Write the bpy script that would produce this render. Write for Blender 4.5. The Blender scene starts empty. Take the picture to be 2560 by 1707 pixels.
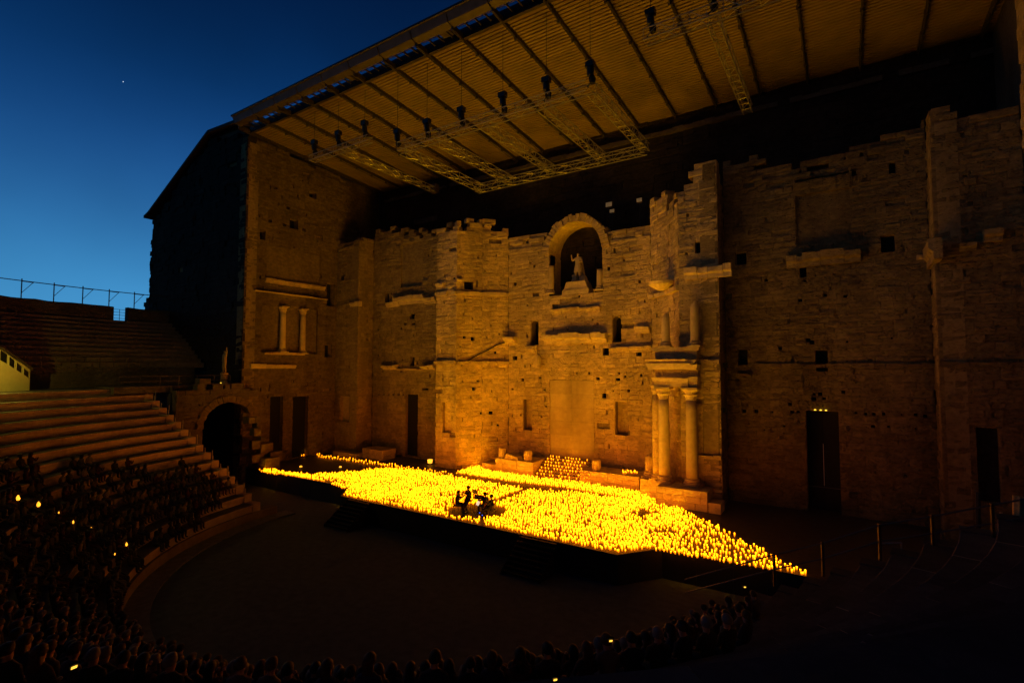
import bpy, bmesh, math, random
import numpy as np
from mathutils import Vector, Matrix
from mathutils import noise as mnoise

random.seed(7)
rng = np.random.default_rng(7)
S = bpy.context.scene
COL = S.collection
R = math.radians

# ------------------------------------------------------------------ camera
YAW, PITCH, ROLL = R(33.11), R(2.77), R(0.04)
EYE = 13.1                      # camera height over the orchestra floor
LENS = 18.0
cam = bpy.data.objects.new('camera', bpy.data.cameras.new('camera'))
COL.objects.link(cam)
cam.data.sensor_width = 36.0
cam.data.lens = LENS
cam.data.clip_start = 0.1
cam.data.clip_end = 9000
_fw = Vector((-math.sin(YAW)*math.cos(PITCH), math.cos(YAW)*math.cos(PITCH), math.sin(PITCH)))
_r = Vector((math.cos(YAW), math.sin(YAW), 0)); _u = _r.cross(_fw)
_rt = _r*math.cos(ROLL) + _u*math.sin(ROLL); _up = -_r*math.sin(ROLL) + _u*math.cos(ROLL)
cam.matrix_world = Matrix(((_rt.x, _up.x, -_fw.x, 0), (_rt.y, _up.y, -_fw.y, 0), (_rt.z, _up.z, -_fw.z, EYE), (0, 0, 0, 1)))
S.camera = cam
CAM = Vector((0, 0, EYE))

# ------------------------------------------------------------------ sky (blue hour, afterglow low in the west)
W = bpy.data.worlds.new('World'); S.world = W; W.use_nodes = True
SKY_STRENGTH = 0.50
_n = W.node_tree.nodes; _l = W.node_tree.links
_bg = _n['Background']
_geo = _n.new('ShaderNodeTexCoord')
_nrm = _n.new('ShaderNodeVectorMath'); _nrm.operation = 'NORMALIZE'
_l.new(_geo.outputs['Generated'], _nrm.inputs[0])
_sep = _n.new('ShaderNodeSeparateXYZ'); _l.new(_nrm.outputs[0], _sep.inputs[0])
_ramp = _n.new('ShaderNodeValToRGB'); _l.new(_sep.outputs['Z'], _ramp.inputs[0])
_cr = _ramp.color_ramp
_cr.interpolation = 'B_SPLINE'
_cr.elements[0].position = 0.0; _cr.elements[0].color = (0.075, 0.33, 0.62, 1)
_cr.elements[1].position = 1.0; _cr.elements[1].color = (0.0004, 0.003, 0.012, 1)
for p_, c_ in ((0.12, (0.052, 0.285, 0.60)), (0.22, (0.026, 0.155, 0.40)), (0.33, (0.009, 0.072, 0.25)), (0.44, (0.002, 0.031, 0.125)), (0.58, (0.0008, 0.012, 0.058)), (0.75, (0.0004, 0.005, 0.024))):
    e_ = _cr.elements.new(p_); e_.color = (*c_, 1)
_dot = _n.new('ShaderNodeVectorMath'); _dot.operation = 'DOT_PRODUCT'
_l.new(_nrm.outputs[0], _dot.inputs[0]); _dot.inputs[1].default_value = (-0.97, 0.25, 0)   # azimuth of the set sun
_map = _n.new('ShaderNodeMapRange'); _map.inputs['From Min'].default_value = -0.2; _map.inputs['From Max'].default_value = 0.95
_map.inputs['To Min'].default_value = 0.1; _map.inputs['To Max'].default_value = 1.0
_l.new(_dot.outputs['Value'], _map.inputs['Value'])
_cl = _n.new('ShaderNodeTexNoise'); _cl.inputs['Scale'].default_value = 2.6; _cl.inputs['Detail'].default_value = 4
_l.new(_nrm.outputs[0], _cl.inputs['Vector'])
_clm = _n.new('ShaderNodeMapRange'); _clm.inputs['From Min'].default_value = 0.4; _clm.inputs['From Max'].default_value = 0.7
_clm.inputs['To Min'].default_value = 1.0; _clm.inputs['To Max'].default_value = 0.82
_l.new(_cl.outputs['Fac'], _clm.inputs['Value'])
_m1 = _n.new('ShaderNodeMath'); _m1.operation = 'MULTIPLY'
_l.new(_map.outputs[0], _m1.inputs[0]); _l.new(_clm.outputs[0], _m1.inputs[1])
_m2 = _n.new('ShaderNodeMath'); _m2.operation = 'MULTIPLY'; _m2.inputs[1].default_value = SKY_STRENGTH
_l.new(_m1.outputs[0], _m2.inputs[0])
_l.new(_ramp.outputs['Color'], _bg.inputs['Color']); _l.new(_m2.outputs[0], _bg.inputs['Strength'])

S.view_settings.view_transform = 'Standard'
S.view_settings.look = 'None'
S.view_settings.exposure = 1.0
S.view_settings.gamma = 1.0
S.view_settings.use_curve_mapping = False
S.cycles.use_denoising = True
S.cycles.adaptive_threshold = 0.02
S.cycles.max_bounces = 5
S.cycles.diffuse_bounces = 3
S.cycles.sample_clamp_indirect = 3.0

# ------------------------------------------------------------------ measured rays onto real planes
def ray(u, v):
    return _fw*1280 + _rt*(u-1280) - _up*(v-853.5)
def at_z(u, v, z):
    d = ray(u, v); return CAM + d*((z-EYE)/d.z)
def at_y(u, v, y):
    d = ray(u, v); return CAM + d*(y/d.y)
def at_x(u, v, x):
    d = ray(u, v); return CAM + d*(x/d.x)
def px_size(p, size):
    d = (Vector(p)-CAM).dot(_fw)
    return 1280*size/max(d, .1)
def in_view(p):
    d = Vector(p)-CAM; f = d.dot(_fw)
    if f < .5: return False
    return abs(d.dot(_rt)/f) < 1.03 and abs(d.dot(_up)/f) < .70

# ------------------------------------------------------------------ materials
M = {}
def mat(name):
    m = bpy.data.materials.new(name); m.use_nodes = True; M[name] = m
    nt = m.node_tree; b = nt.nodes['Principled BSDF']
    return m, nt, b
def plain(name, col, rough=.7, metal=0., emit=None, es=0., noise=0., nscale=8.):
    m, nt, b = mat(name)
    b.inputs['Base Color'].default_value = (*col, 1); b.inputs['Roughness'].default_value = rough
    b.inputs['Metallic'].default_value = metal
    if noise:
        g = nt.nodes.new('ShaderNodeNewGeometry'); t = nt.nodes.new('ShaderNodeTexNoise')
        t.inputs['Scale'].default_value = nscale; t.inputs['Detail'].default_value = 6
        nt.links.new(g.outputs['Position'], t.inputs['Vector'])
        r = nt.nodes.new('ShaderNodeMapRange'); r.inputs['From Min'].default_value = .3; r.inputs['From Max'].default_value = .7
        r.inputs['To Min'].default_value = 1-noise; r.inputs['To Max'].default_value = 1+noise
        nt.links.new(t.outputs['Fac'], r.inputs['Value'])
        mx = nt.nodes.new('ShaderNodeVectorMath'); mx.operation = 'SCALE'; mx.inputs[0].default_value = col
        nt.links.new(r.outputs[0], mx.inputs['Scale']); nt.links.new(mx.outputs[0], b.inputs['Base Color'])
        bp = nt.nodes.new('ShaderNodeBump'); bp.inputs['Strength'].default_value = .3; bp.inputs['Distance'].default_value = .02
        nt.links.new(t.outputs['Fac'], bp.inputs['Height']); nt.links.new(bp.outputs[0], b.inputs['Normal'])
    if emit:
        b.inputs['Emission Color'].default_value = (*emit, 1); b.inputs['Emission Strength'].default_value = es
    return m
def stone(name, c1, c2, bump=.95, dist=.12, squash=1.5, stain=.32, scale=2.3, pits=True):
    m, nt, b = mat(name); N = nt.nodes; L = nt.links
    b.inputs['Roughness'].default_value = .92; b.inputs['Specular IOR Level'].default_value = .15
    g = N.new('ShaderNodeNewGeometry')
    mp = N.new('ShaderNodeVectorMath'); mp.operation = 'MULTIPLY'; mp.inputs[1].default_value = (1, 1, squash)
    L.new(g.outputs['Position'], mp.inputs[0])
    n1 = N.new('ShaderNodeTexNoise'); n1.inputs['Scale'].default_value = scale; n1.inputs['Detail'].default_value = 8; n1.inputs['Roughness'].default_value = .72
    L.new(mp.outputs[0], n1.inputs['Vector'])
    n2 = N.new('ShaderNodeTexNoise'); n2.inputs['Scale'].default_value = .22; n2.inputs['Detail'].default_value = 4
    st = N.new('ShaderNodeVectorMath'); st.operation = 'MULTIPLY'; st.inputs[1].default_value = (1.6, 1.6, .35)
    L.new(g.outputs['Position'], st.inputs[0]); L.new(st.outputs[0], n2.inputs['Vector'])
    rp = N.new('ShaderNodeValToRGB'); rp.color_ramp.elements[0].position = .32; rp.color_ramp.elements[1].position = .68
    rp.color_ramp.elements[0].color = (*c1, 1); rp.color_ramp.elements[1].color = (*c2, 1)
    L.new(n1.outputs['Fac'], rp.inputs[0])
    mr = N.new('ShaderNodeMapRange'); mr.inputs['From Min'].default_value = .38; mr.inputs['From Max'].default_value = .62
    mr.inputs['To Min'].default_value = 1-stain; mr.inputs['To Max'].default_value = 1.0
    L.new(n2.outputs['Fac'], mr.inputs['Value'])
    isl = N.new('ShaderNodeMapRange'); isl.inputs['To Min'].default_value = .78; isl.inputs['To Max'].default_value = 1.12
    L.new(g.outputs['Random Per Island'], isl.inputs['Value'])
    oi = N.new('ShaderNodeObjectInfo')
    om = N.new('ShaderNodeMapRange'); om.inputs['To Min'].default_value = .9; om.inputs['To Max'].default_value = 1.08
    L.new(oi.outputs['Random'], om.inputs['Value'])
    k = N.new('ShaderNodeMath'); k.operation = 'MULTIPLY'; L.new(mr.outputs[0], k.inputs[0]); L.new(isl.outputs[0], k.inputs[1])
    k2 = N.new('ShaderNodeMath'); k2.operation = 'MULTIPLY'; L.new(k.outputs[0], k2.inputs[0]); L.new(om.outputs[0], k2.inputs[1])
    sc = N.new('ShaderNodeVectorMath'); sc.operation = 'SCALE'; L.new(rp.outputs[0], sc.inputs[0]); L.new(k2.outputs[0], sc.inputs['Scale'])
    L.new(sc.outputs[0], b.inputs['Base Color'])
    hgt = n1.outputs['Fac']
    if pits:
        vo = N.new('ShaderNodeTexVoronoi'); vo.inputs['Scale'].default_value = 3.4; vo.inputs['Randomness'].default_value = 1
        vm = N.new('ShaderNodeVectorMath'); vm.operation = 'MULTIPLY'; vm.inputs[1].default_value = (1, 1, 1.7)
        L.new(g.outputs['Position'], vm.inputs[0]); L.new(vm.outputs[0], vo.inputs['Vector'])
        pm = N.new('ShaderNodeMapRange'); pm.inputs['From Min'].default_value = .0; pm.inputs['From Max'].default_value = .3
        pm.inputs['To Min'].default_value = -.8; pm.inputs['To Max'].default_value = 0
        L.new(vo.outputs['Distance'], pm.inputs['Value'])
        ad = N.new('ShaderNodeMath'); ad.operation = 'ADD'; L.new(hgt, ad.inputs[0]); L.new(pm.outputs[0], ad.inputs[1]); hgt = ad.outputs[0]
    bp = N.new('ShaderNodeBump'); bp.inputs['Strength'].default_value = bump; bp.inputs['Distance'].default_value = dist
    L.new(hgt, bp.inputs['Height']); L.new(bp.outputs[0], b.inputs['Normal'])
    return m
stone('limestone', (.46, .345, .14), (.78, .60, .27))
stone('limestone_shaded', (.145, .108, .045), (.29, .222, .10))  # limestone darkened in colour for the light falloff toward the right side
stone('limestone_half_shaded', (.23, .172, .07), (.44, .34, .155))  # limestone partly darkened in colour for the light falloff over the side bays
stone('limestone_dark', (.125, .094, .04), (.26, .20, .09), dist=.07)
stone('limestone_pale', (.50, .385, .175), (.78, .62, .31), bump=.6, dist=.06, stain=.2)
stone('column_stone', (.52, .41, .20), (.70, .56, .29), bump=.3, dist=.04, stain=.25, squash=1, pits=False)
stone('mortar_core', (.25, .19, .08), (.42, .325, .15), bump=.6)
stone('render_panel', (.48, .365, .16), (.62, .485, .23), bump=.22, dist=.03, stain=.35, squash=1.2, pits=False)
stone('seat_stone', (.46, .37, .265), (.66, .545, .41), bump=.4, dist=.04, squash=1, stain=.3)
stone('seat_stone_shaded', (.085, .085, .09), (.15, .148, .15), bump=.4, dist=.04, squash=1, stain=.3)  # same seat stone with shade put into the colour, for upward faces
stone('seat_worn', (.22, .175, .125), (.34, .28, .205), bump=.4, dist=.04, squash=1, stain=.3)
stone('burnt_shaded_stone', (.028, .023, .018), (.075, .06, .045), bump=.7)  # fire-blackening and shade together in the colour, for back wall and unlit faces
stone('dark_stone', (.10, .085, .07), (.19, .16, .125), bump=.7)  # darker stone tone for rear, crest and passage masonry
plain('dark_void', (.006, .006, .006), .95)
plain('black_skirt', (.008, .008, .009), .8, noise=.3)
plain('stage_deck', (.085, .066, .05), .55, noise=.25, nscale=3)
plain('gravel_floor', (.050, .072, .11), .95, noise=.3, nscale=2.0)
plain('truss_metal', (.40, .39, .37), .4, .7)
plain('rib_steel', (.06, .05, .042), .6, .2, noise=.3)
plain('fascia_metal', (.075, .058, .042), .6, .1, noise=.25, nscale=1.5)
plain('black_metal', (.012, .012, .013), .5)
plain('rail_metal', (.10, .095, .09), .45, .5)
plain('roof_sheet', (.24, .172, .10), .75, noise=.18, nscale=.5)
plain('roof_tile', (.07, .045, .035), .85, noise=.3)
plain('booth_paint', (.50, .46, .24), .6, noise=.06, nscale=3)
plain('booth_glass', (.01, .012, .012), .08)
plain('black_cloth', (.008, .008, .009), .85)
plain('skin', (.42, .25, .17), .55)
plain('hair_dark', (.012, .009, .007), .6)
plain('hair_brown', (.05, .028, .015), .6)
plain('hair_grey', (.18, .17, .16), .6)
plain('violin_varnish', (.18, .055, .015), .25)
plain('paper', (.85, .84, .80), .8)
for nm_, c_ in (('cloth_navy', (.012, .016, .03)), ('cloth_grey', (.03, .03, .034)), ('cloth_white', (.12, .115, .105)), ('cloth_red', (.05, .012, .012)), ('cloth_olive', (.035, .035, .02)), ('cloth_blue', (.03, .05, .10))):
    plain(nm_, c_, .9)

UPLIGHT = (1.0, 0.49, 0.004)
def glow(name, lo, hi, power):
    m, nt, b = mat(name); N = nt.nodes; L = nt.links
    b.inputs['Base Color'].default_value = (.32, .15, .025, 1); b.inputs['Roughness'].default_value = .6
    a = N.new('ShaderNodeAttribute'); a.attribute_name = 'height01'
    pw = N.new('ShaderNodeMath'); pw.operation = 'POWER'; pw.inputs[1].default_value = power; L.new(a.outputs['Fac'], pw.inputs[0])
    r = N.new('ShaderNodeMapRange'); r.inputs['To Min'].default_value = lo; r.inputs['To Max'].default_value = hi
    L.new(pw.outputs[0], r.inputs['Value'])
    b.inputs['Emission Color'].default_value = (1.0, .222, .0015, 1); L.new(r.outputs[0], b.inputs['Emission Strength'])
    return m
glow('candle_wax', .22, 5.0, 1.7)
plain('candle_uplight', (.1, .06, .02), .6, emit=UPLIGHT, es=50.0)  # hidden upward emitter disc added to carry candlelight onto walls and roof
plain('candle_baffle', (.03, .02, .012), .8)  # dark cup wall added to keep emitter light off the wax
plain('lamp_glow', (.9, .7, .3), .6, emit=(1.0, .36, .02), es=1.15)
plain('lamp_glow_yellow', (.9, .8, .3), .6, emit=(1.0, .55, .04), es=1.0)
plain('work_bulb', (.9, .8, .3), .6, emit=(1.0, .70, .06), es=900.0)
plain('lens_painted_glow', (.14, .11, .07), .6, emit=(1.0, .6, .25), es=.04)  # faint glow stands for candlelight caught on the unlit spotlight fronts
plain('page_glow', (.9, .9, .85), .6, emit=(1.0, .85, .6), es=.35)  # paper given its own glow in place of light falling on it
plain('phone_screen', (.9, .8, .3), .6, emit=(1.0, .5, .05), es=.9)
plain('led_blue', (.1, .1, .9), .6, emit=(.05, .12, 1.0), es=.9)
plain('star_glow', (1, 1, 1), .6, emit=(.7, .85, 1.0), es=.5)

# ------------------------------------------------------------------ object helpers
def tag(o, label=None, cat=None, group=None, kind=None):
    if label: o['label'] = label
    if cat: o['category'] = cat
    if group: o['group'] = group
    if kind: o['kind'] = kind
    return o
def empty(name, loc=(0, 0, 0), rz=0, parent=None):
    o = bpy.data.objects.new(name, None); COL.objects.link(o); o.location = loc; o.rotation_euler = (0, 0, rz)
    o.empty_display_size = .2
    if parent: o.parent = parent
    return o
def link(name, me, parent=None, loc=None, rz=0):
    o = bpy.data.objects.new(name, me); COL.objects.link(o)
    if parent: o.parent = parent
    if loc is not None: o.location = loc
    if rz: o.rotation_euler = (0, 0, rz)
    return o
class MB:
    """collects vertices and faces of ONE object"""
    def __init__(s): s.v = []; s.f = []; s.mi = []; s.cur = 0
    def add(s, vs, fs):
        n = len(s.v); s.v.extend([tuple(p) for p in vs]); s.f.extend([tuple(i+n for i in f) for f in fs]); s.mi.extend([s.cur]*len(fs)); return s
    def box(s, x0, x1, y0, y1, z0, z1):
        return s.add([(x0,y0,z0),(x1,y0,z0),(x1,y1,z0),(x0,y1,z0),(x0,y0,z1),(x1,y0,z1),(x1,y1,z1),(x0,y1,z1)],
                     [(3,2,1,0),(4,5,6,7),(0,1,5,4),(1,2,6,5),(2,3,7,6),(3,0,4,7)])
    def hexa(s, p):   # 8 points, bottom ring then top ring
        return s.add(p, [(3,2,1,0),(4,5,6,7),(0,1,5,4),(1,2,6,5),(2,3,7,6),(3,0,4,7)])
    def rod(s, a, b, r, n=6, r2=None, cap=True):
        a = Vector(a); b = Vector(b); d = (b-a)
        if d.length < 1e-6: return s
        d.normalize(); q = d.to_track_quat('Z', 'Y'); r2 = r if r2 is None else r2
        vs = []
        for k in range(n):
            t = 2*math.pi*k/n; o = q @ Vector((math.cos(t), math.sin(t), 0)); vs.append(a+o*r); vs.append(b+o*r2)
        fs = [(2*k, 2*((k+1) % n), 2*((k+1) % n)+1, 2*k+1) for k in range(n)]
        if cap: fs += [tuple(2*k for k in range(n))[::-1], tuple(2*k+1 for k in range(n))]
        return s.add(vs, fs)
    def lathe(s, prof, n=14, c=(0, 0, 0), jit=0.):
        vs = []; fs = []
        for (r, z) in prof:
            for k in range(n):
                t = 2*math.pi*k/n; j = 1+random.uniform(-jit, jit)
                vs.append((c[0]+r*j*math.cos(t), c[1]+r*j*math.sin(t), c[2]+z))
        for i in range(len(prof)-1):
            for k in range(n):
                k2 = (k+1) % n; fs.append((i*n+k, i*n+k2, (i+1)*n+k2, (i+1)*n+k))
        fs += [tuple(range(n))[::-1], tuple((len(prof)-1)*n+k for k in range(n))]
        return s.add(vs, fs)
    def mesh(s, name, mats, smooth=False):
        me = bpy.data.meshes.new(name); me.from_pydata(s.v, [], s.f)
        for m in (mats if isinstance(mats, (list, tuple)) else [mats]): me.materials.append(M[m])
        if any(s.mi): me.polygons.foreach_set('material_index', s.mi)
        if smooth: me.polygons.foreach_set('use_smooth', [True]*len(me.polygons))
        me.update(); return me
    def build(s, name, mats, parent=None, loc=None, rz=0, smooth=False):
        return link(name, s.mesh(name, mats, smooth), parent, loc, rz)

# a weathered block: pillow-faced stone with chamfered rim, outward = -Y in its own frame
def block_geo(L, H, back, rough, rg, rim=.035):
    """pillow-faced weathered stone: bed joints deeply worn, butt joints tight"""
    e = min(.12, H*.3); ex = min(.10, L*.25)
    xs = [0, ex*rg.uniform(.5, 1.6), L-ex*rg.uniform(.5, 1.6), L]; zs = [0, e*rg.uniform(.6, 1.5), H-e*rg.uniform(.6, 1.5), H]
    vs = []
    for j in range(4):
        for i in range(4):
            inner = i in (1, 2) and j in (1, 2)
            if inner: d = rg.normal(0, rough)
            elif j in (0, 3): d = -rim*rg.uniform(.4, 1.2)-abs(rg.normal(0, rough*.6))
            else: d = -rim*rg.uniform(.2, .9)-abs(rg.normal(0, rough*.4))
            vs.append((xs[i], -d, zs[j]+(rg.uniform(-.02, .02) if inner else 0)))
    fs = [(j*4+i, j*4+i+1, (j+1)*4+i+1, (j+1)*4+i) for j in range(3) for i in range(3)]
    vs += [(0, back, 0), (L, back, 0), (L, back, H), (0, back, H)]
    fs += [(3, 2, 1, 0, 16, 17), (15, 11, 7, 3, 17, 18), (12, 13, 14, 15, 18, 19), (0, 4, 8, 12, 19, 16)]
    return vs, fs

class Wall:
    """a straight masonry wall from p0 to p1 (left to right as seen from the stage); built of single courses of stone"""
    def __init__(s, p0, p1, z0):
        s.p0 = Vector((p0[0], p0[1], 0)); s.p1 = Vector((p1[0], p1[1], 0)); s.z0 = z0
        s.t = (s.p1-s.p0); s.len = s.t.length; s.t.normalize()
        s.n = Vector((s.t.y, -s.t.x, 0))          # outward, towards the viewer's side
        s.rz = math.atan2(s.t.y, s.t.x)
    def sz(s, u, v):
        d = ray(u, v); k = ((s.p0-CAM).dot(s.n))/d.dot(s.n); p = CAM+d*k
        return (p-s.p0).dot(s.t), p.z
    def pt(s, a, z, d=0): return s.p0+s.t*a+s.n*d+Vector((0, 0, z))
    def rect(s, u0, v0, u1, v1):
        a0, z1 = s.sz(u0, v0); a1, z0 = s.sz(u1, v1); return (min(a0, a1), max(a0, a1), min(z0, z1), max(z0, z1))

BLOCKS = []       # every loose stone waiting to be an object or to be joined: (wall key, verts, faces, world size, centre)
def masonry(key, w, top, openings=(), course=.47, rough=.018, seed=1, core_t=1.4, miss=.006, pit=.09, lmin=.6, lmax=1.5, zmax=None, core_mat='mortar_core', ragged=.35, off_sd=.03, parent=None, back=.34):
    rg = np.random.default_rng(seed)
    rects = []
    for o in openings:
        if o[0] == 'arch':
            _, a0, a1, zb, zs = o[:5]; rects.append((a0, a1, zb, zs)); c = (a0+a1)/2; r = (a1-a0)/2; n = 8
            for i in range(n):
                h0 = r*i/n; h1 = r*(i+1)/n; hw = math.sqrt(max(r*r-((h0+h1)/2)**2, 0)); rects.append((c-hw, c+hw, zs+h0, zs+h1))
        else: rects.append(tuple(o[1:5]))
    tops = sorted(top)
    ta = np.array([t[0] for t in tops]); tz = np.array([t[1] for t in tops])
    ztop = lambda a: float(np.interp(a, ta, tz))
    # core behind the facing stones
    ua = sorted({0., w.len, *[min(max(r[0], 0), w.len) for r in rects], *[min(max(r[1], 0), w.len) for r in rects], *[a for a in np.arange(1.5, w.len-.5, 1.5)]})
    za = sorted({w.z0, max(tz)+.1, *[r[2] for r in rects if r[2] > w.z0], *[r[3] for r in rects if r[3] > w.z0]})
    core = MB()
    for i in range(len(ua)-1):
        a0, a1 = ua[i], ua[i+1]
        if a1-a0 < 1e-4: continue
        am = (a0+a1)/2; lim = min(ztop(a0), ztop(am), ztop(a1))-.8
        for j in range(len(za)-1):
            b0, b1 = za[j], min(za[j+1], lim)
            if b1-b0 < 1e-4: continue
            bm = (b0+b1)/2
            if any(r[0] < am < r[1] and r[2] < bm < r[3] for r in rects): continue
            ps = []
            for zz in (b0, b1):
                ps += [w.pt(a0, zz, -.24), w.pt(a1, zz, -.24), w.pt(a1, zz, -core_t), w.pt(a0, zz, -core_t)]
            core.hexa(ps)
    core.build('wall_core', core_mat, parent)
    # facing stones
    z = w.z0
    while z < max(tz):
        h = course*rg.uniform(.82, 1.2); a = -rg.uniform(0, lmax*.6); cz = z+h/2
        while a < w.len:
            l = rg.uniform(lmin, lmax); a0, a1 = max(a, 0), min(a+l, w.len); a += l
            if a1-a0 < .12: continue
            if cz > ztop((a0+a1)/2)+rg.uniform(-ragged, ragged): continue
            if rg.random() < miss: continue
            segs = [(a0, a1, z, z+h)]
            for r in rects:
                nx = []
                for q in segs:
                    if q[1] <= r[0]+.01 or q[0] >= r[1]-.01 or q[3] <= r[2]+.01 or q[2] >= r[3]-.01: nx.append(q); continue
                    if q[0] < r[0]: nx.append((q[0], r[0], q[2], q[3]))
                    if q[1] > r[1]: nx.append((r[1], q[1], q[2], q[3]))
                    m0, m1 = max(q[0], r[0]), min(q[1], r[1])
                    if q[2] < r[2]: nx.append((m0, m1, q[2], r[2]))
                    if q[3] > r[3]: nx.append((m0, m1, r[3], q[3]))
                segs = nx
            if rg.random() < pit and segs and segs[0][1]-segs[0][0] > .8:      # a putlog hole
                q = segs.pop(0); m0 = rg.uniform(q[0]+.2, q[1]-.45); m1 = m0+rg.uniform(.12, .26); hh = (q[3]-q[2])*rg.uniform(.35, .9)
                segs += [(q[0], m0, q[2], q[3]), (m1, q[1], q[2], q[3])]
                if hh < (q[3]-q[2])*.85: segs.append((m0, m1, q[2]+hh, q[3]))
            for (s0, s1, y0, y1) in segs:
                if s1-s0 < .05 or y1-y0 < .05: continue
                g = .004
                bk = back if cz < ztop((s0+s1)/2)-1.8 else 1.0
                q_ = w.pt((s0+s1)/2, cz, 0); off = float(np.clip(rg.normal(0, off_sd*.5)+.05*mnoise.noise(q_*.55)+.03*mnoise.noise(Vector((q_.x*.8, q_.y*.8, q_.z*1.7))), -.11, .08))
                if rg.random() < .06: off -= rg.uniform(.03, .10)
                if cz > ztop((s0+s1)/2)-1.2: off += rg.uniform(-.15, .05)
                vs, fs = block_geo(s1-s0-2*g, y1-y0-g, bk, rough, rg, .017)
                BLOCKS.append((key, w, s0+g, y0, off, vs, fs, (s1-s0)*(y1-y0)))
        z += h
def box_on(w, a0, a1, z0, z1, d0, d1, name, m, parent, jit=0., sub=None):
    mb = MB(); J = lambda: random.uniform(-jit, jit)
    ps = []
    for zz in (z0, z1):
        for (a, d) in ((a0, d1), (a1, d1), (a1, d0), (a0, d0)):
            p = w.pt(a, zz, d); ps.append(p+Vector((J(), J(), J()*.7)))
    mb.hexa(ps)
    return mb.build(name, m, parent)
def broken_cornice(w, u0, v0, u1, v1, depth, parent, name='cornice_stone', m='limestone_pale', lmin=.7, lmax=1.6, gaps=.0, seed=1, d0=-.2):
    """a run of projecting worn cornice stones, each its own piece; measured by its upper-left and lower-right corner"""
    rg = random.Random(seed)
    a0, a1, z0, z1 = w.rect(u0, v0, u1, v1)
    a = a0
    while a < a1-.05:
        l = min(rg.uniform(lmin, lmax), a1-a)
        if rg.random() >= gaps:
            mb = MB(); dd = depth*rg.uniform(.75, 1.1); zt = z1-rg.uniform(0, .22)*(z1-z0); n = 3
            rows = [(z0, d0), (z0, dd*.45), (z0+(zt-z0)*.35, dd*.5), (z0+(zt-z0)*.5, dd*.95), (zt-rg.uniform(.0, .06), dd), (zt, dd*.75), (zt, d0)]
            vs = []; fs = []
            for i in range(n+1):
                aa = a+.01+(l-.02)*i/n
                for (zz, d) in rows:
                    q = w.pt(aa, zz+(rg.uniform(-.04, .04) if zz > z0+.01 else 0), d+(rg.uniform(-.05, .03) if d > 0 else 0)); vs.append(q)
            k = len(rows)
            for i in range(n):
                for j in range(k-1): fs.append((i*k+j, (i+1)*k+j, (i+1)*k+j+1, i*k+j+1))
            fs.append(tuple(range(k))); fs.append(tuple(n*k+j for j in range(k))[::-1])
            mb.add(vs, fs); mb.build(name, m, parent)
        a += l

# ================================================================== THE SETTING
HS = 1.8                          # stage height
CX, CY = -24.2, 28.5              # centre of the orchestra
def sheet(name, mb, m): return tag(mb.build(name, m), kind='structure')
g = MB(); g.add([(-900, -900, -.02), (900, -900, -.02), (900, 900, -.02), (-900, 900, -.02)], [(0, 1, 2, 3)]); sheet('ground', g, 'gravel_floor')

# stage platform: plan with the projecting middle
PLAN = [(-56.5, 32.3), (-39.2, 32.3), (-37.3, 29.75), (-11.8, 29.75), (-9.9, 32.3), (8.6, 32.3)]
deck = MB()
pf = [(x, y, HS) for x, y in PLAN]; pb = [(x, 51.3, HS) for x, y in PLAN]
n_ = len(PLAN)
deck.add(pf+pb, [(i, i+1, n_+i+1, n_+i) for i in range(n_-1)])
stage = empty('stage_platform', (0, 0, 0)); tag(stage, kind='structure')
deck.build('deck', 'stage_deck', stage)
for i in range(n_-1):
    (x0, y0), (x1, y1) = PLAN[i], PLAN[i+1]
    t = Vector((x1-x0, y1-y0, 0)); L = t.length; t.normalize(); k = max(1, round(L/2.0)); nn = Vector((t.y, -t.x, 0))*.03
    for j in range(k):
        a = Vector((x0, y0, 0))+t*(L*j/k+.008); b = Vector((x0, y0, 0))+t*(L*(j+1)/k-.008)
        MB().hexa([a+nn, b+nn, b, a]+[p+Vector((0, 0, HS-.012)) for p in (a+nn, b+nn, b, a)]).build('skirt_panel', 'black_skirt', stage)

# orchestra floor: darker disc inside a paved ring, low steps round it
orch = MB(); N_ = 96; A0, A1 = R(178), R(362)
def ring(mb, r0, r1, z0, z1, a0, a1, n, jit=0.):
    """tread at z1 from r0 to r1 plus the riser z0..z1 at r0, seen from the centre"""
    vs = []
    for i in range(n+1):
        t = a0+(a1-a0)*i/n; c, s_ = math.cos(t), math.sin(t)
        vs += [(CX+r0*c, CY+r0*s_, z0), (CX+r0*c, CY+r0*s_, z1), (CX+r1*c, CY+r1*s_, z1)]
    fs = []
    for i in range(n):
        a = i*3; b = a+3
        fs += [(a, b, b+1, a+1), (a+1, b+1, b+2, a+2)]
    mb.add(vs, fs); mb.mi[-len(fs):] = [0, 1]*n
disc = MB(); disc.add([(CX, CY+1.2, .004)]+[(CX+16.6*math.cos(A0+(A1-A0)*i/N_), CY+16.6*math.sin(A0+(A1-A0)*i/N_), .004) for i in range(N_+1)], [(0, i+1, i+2) for i in range(N_)])
sheet('orchestra_floor', disc, 'gravel_floor')

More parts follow.
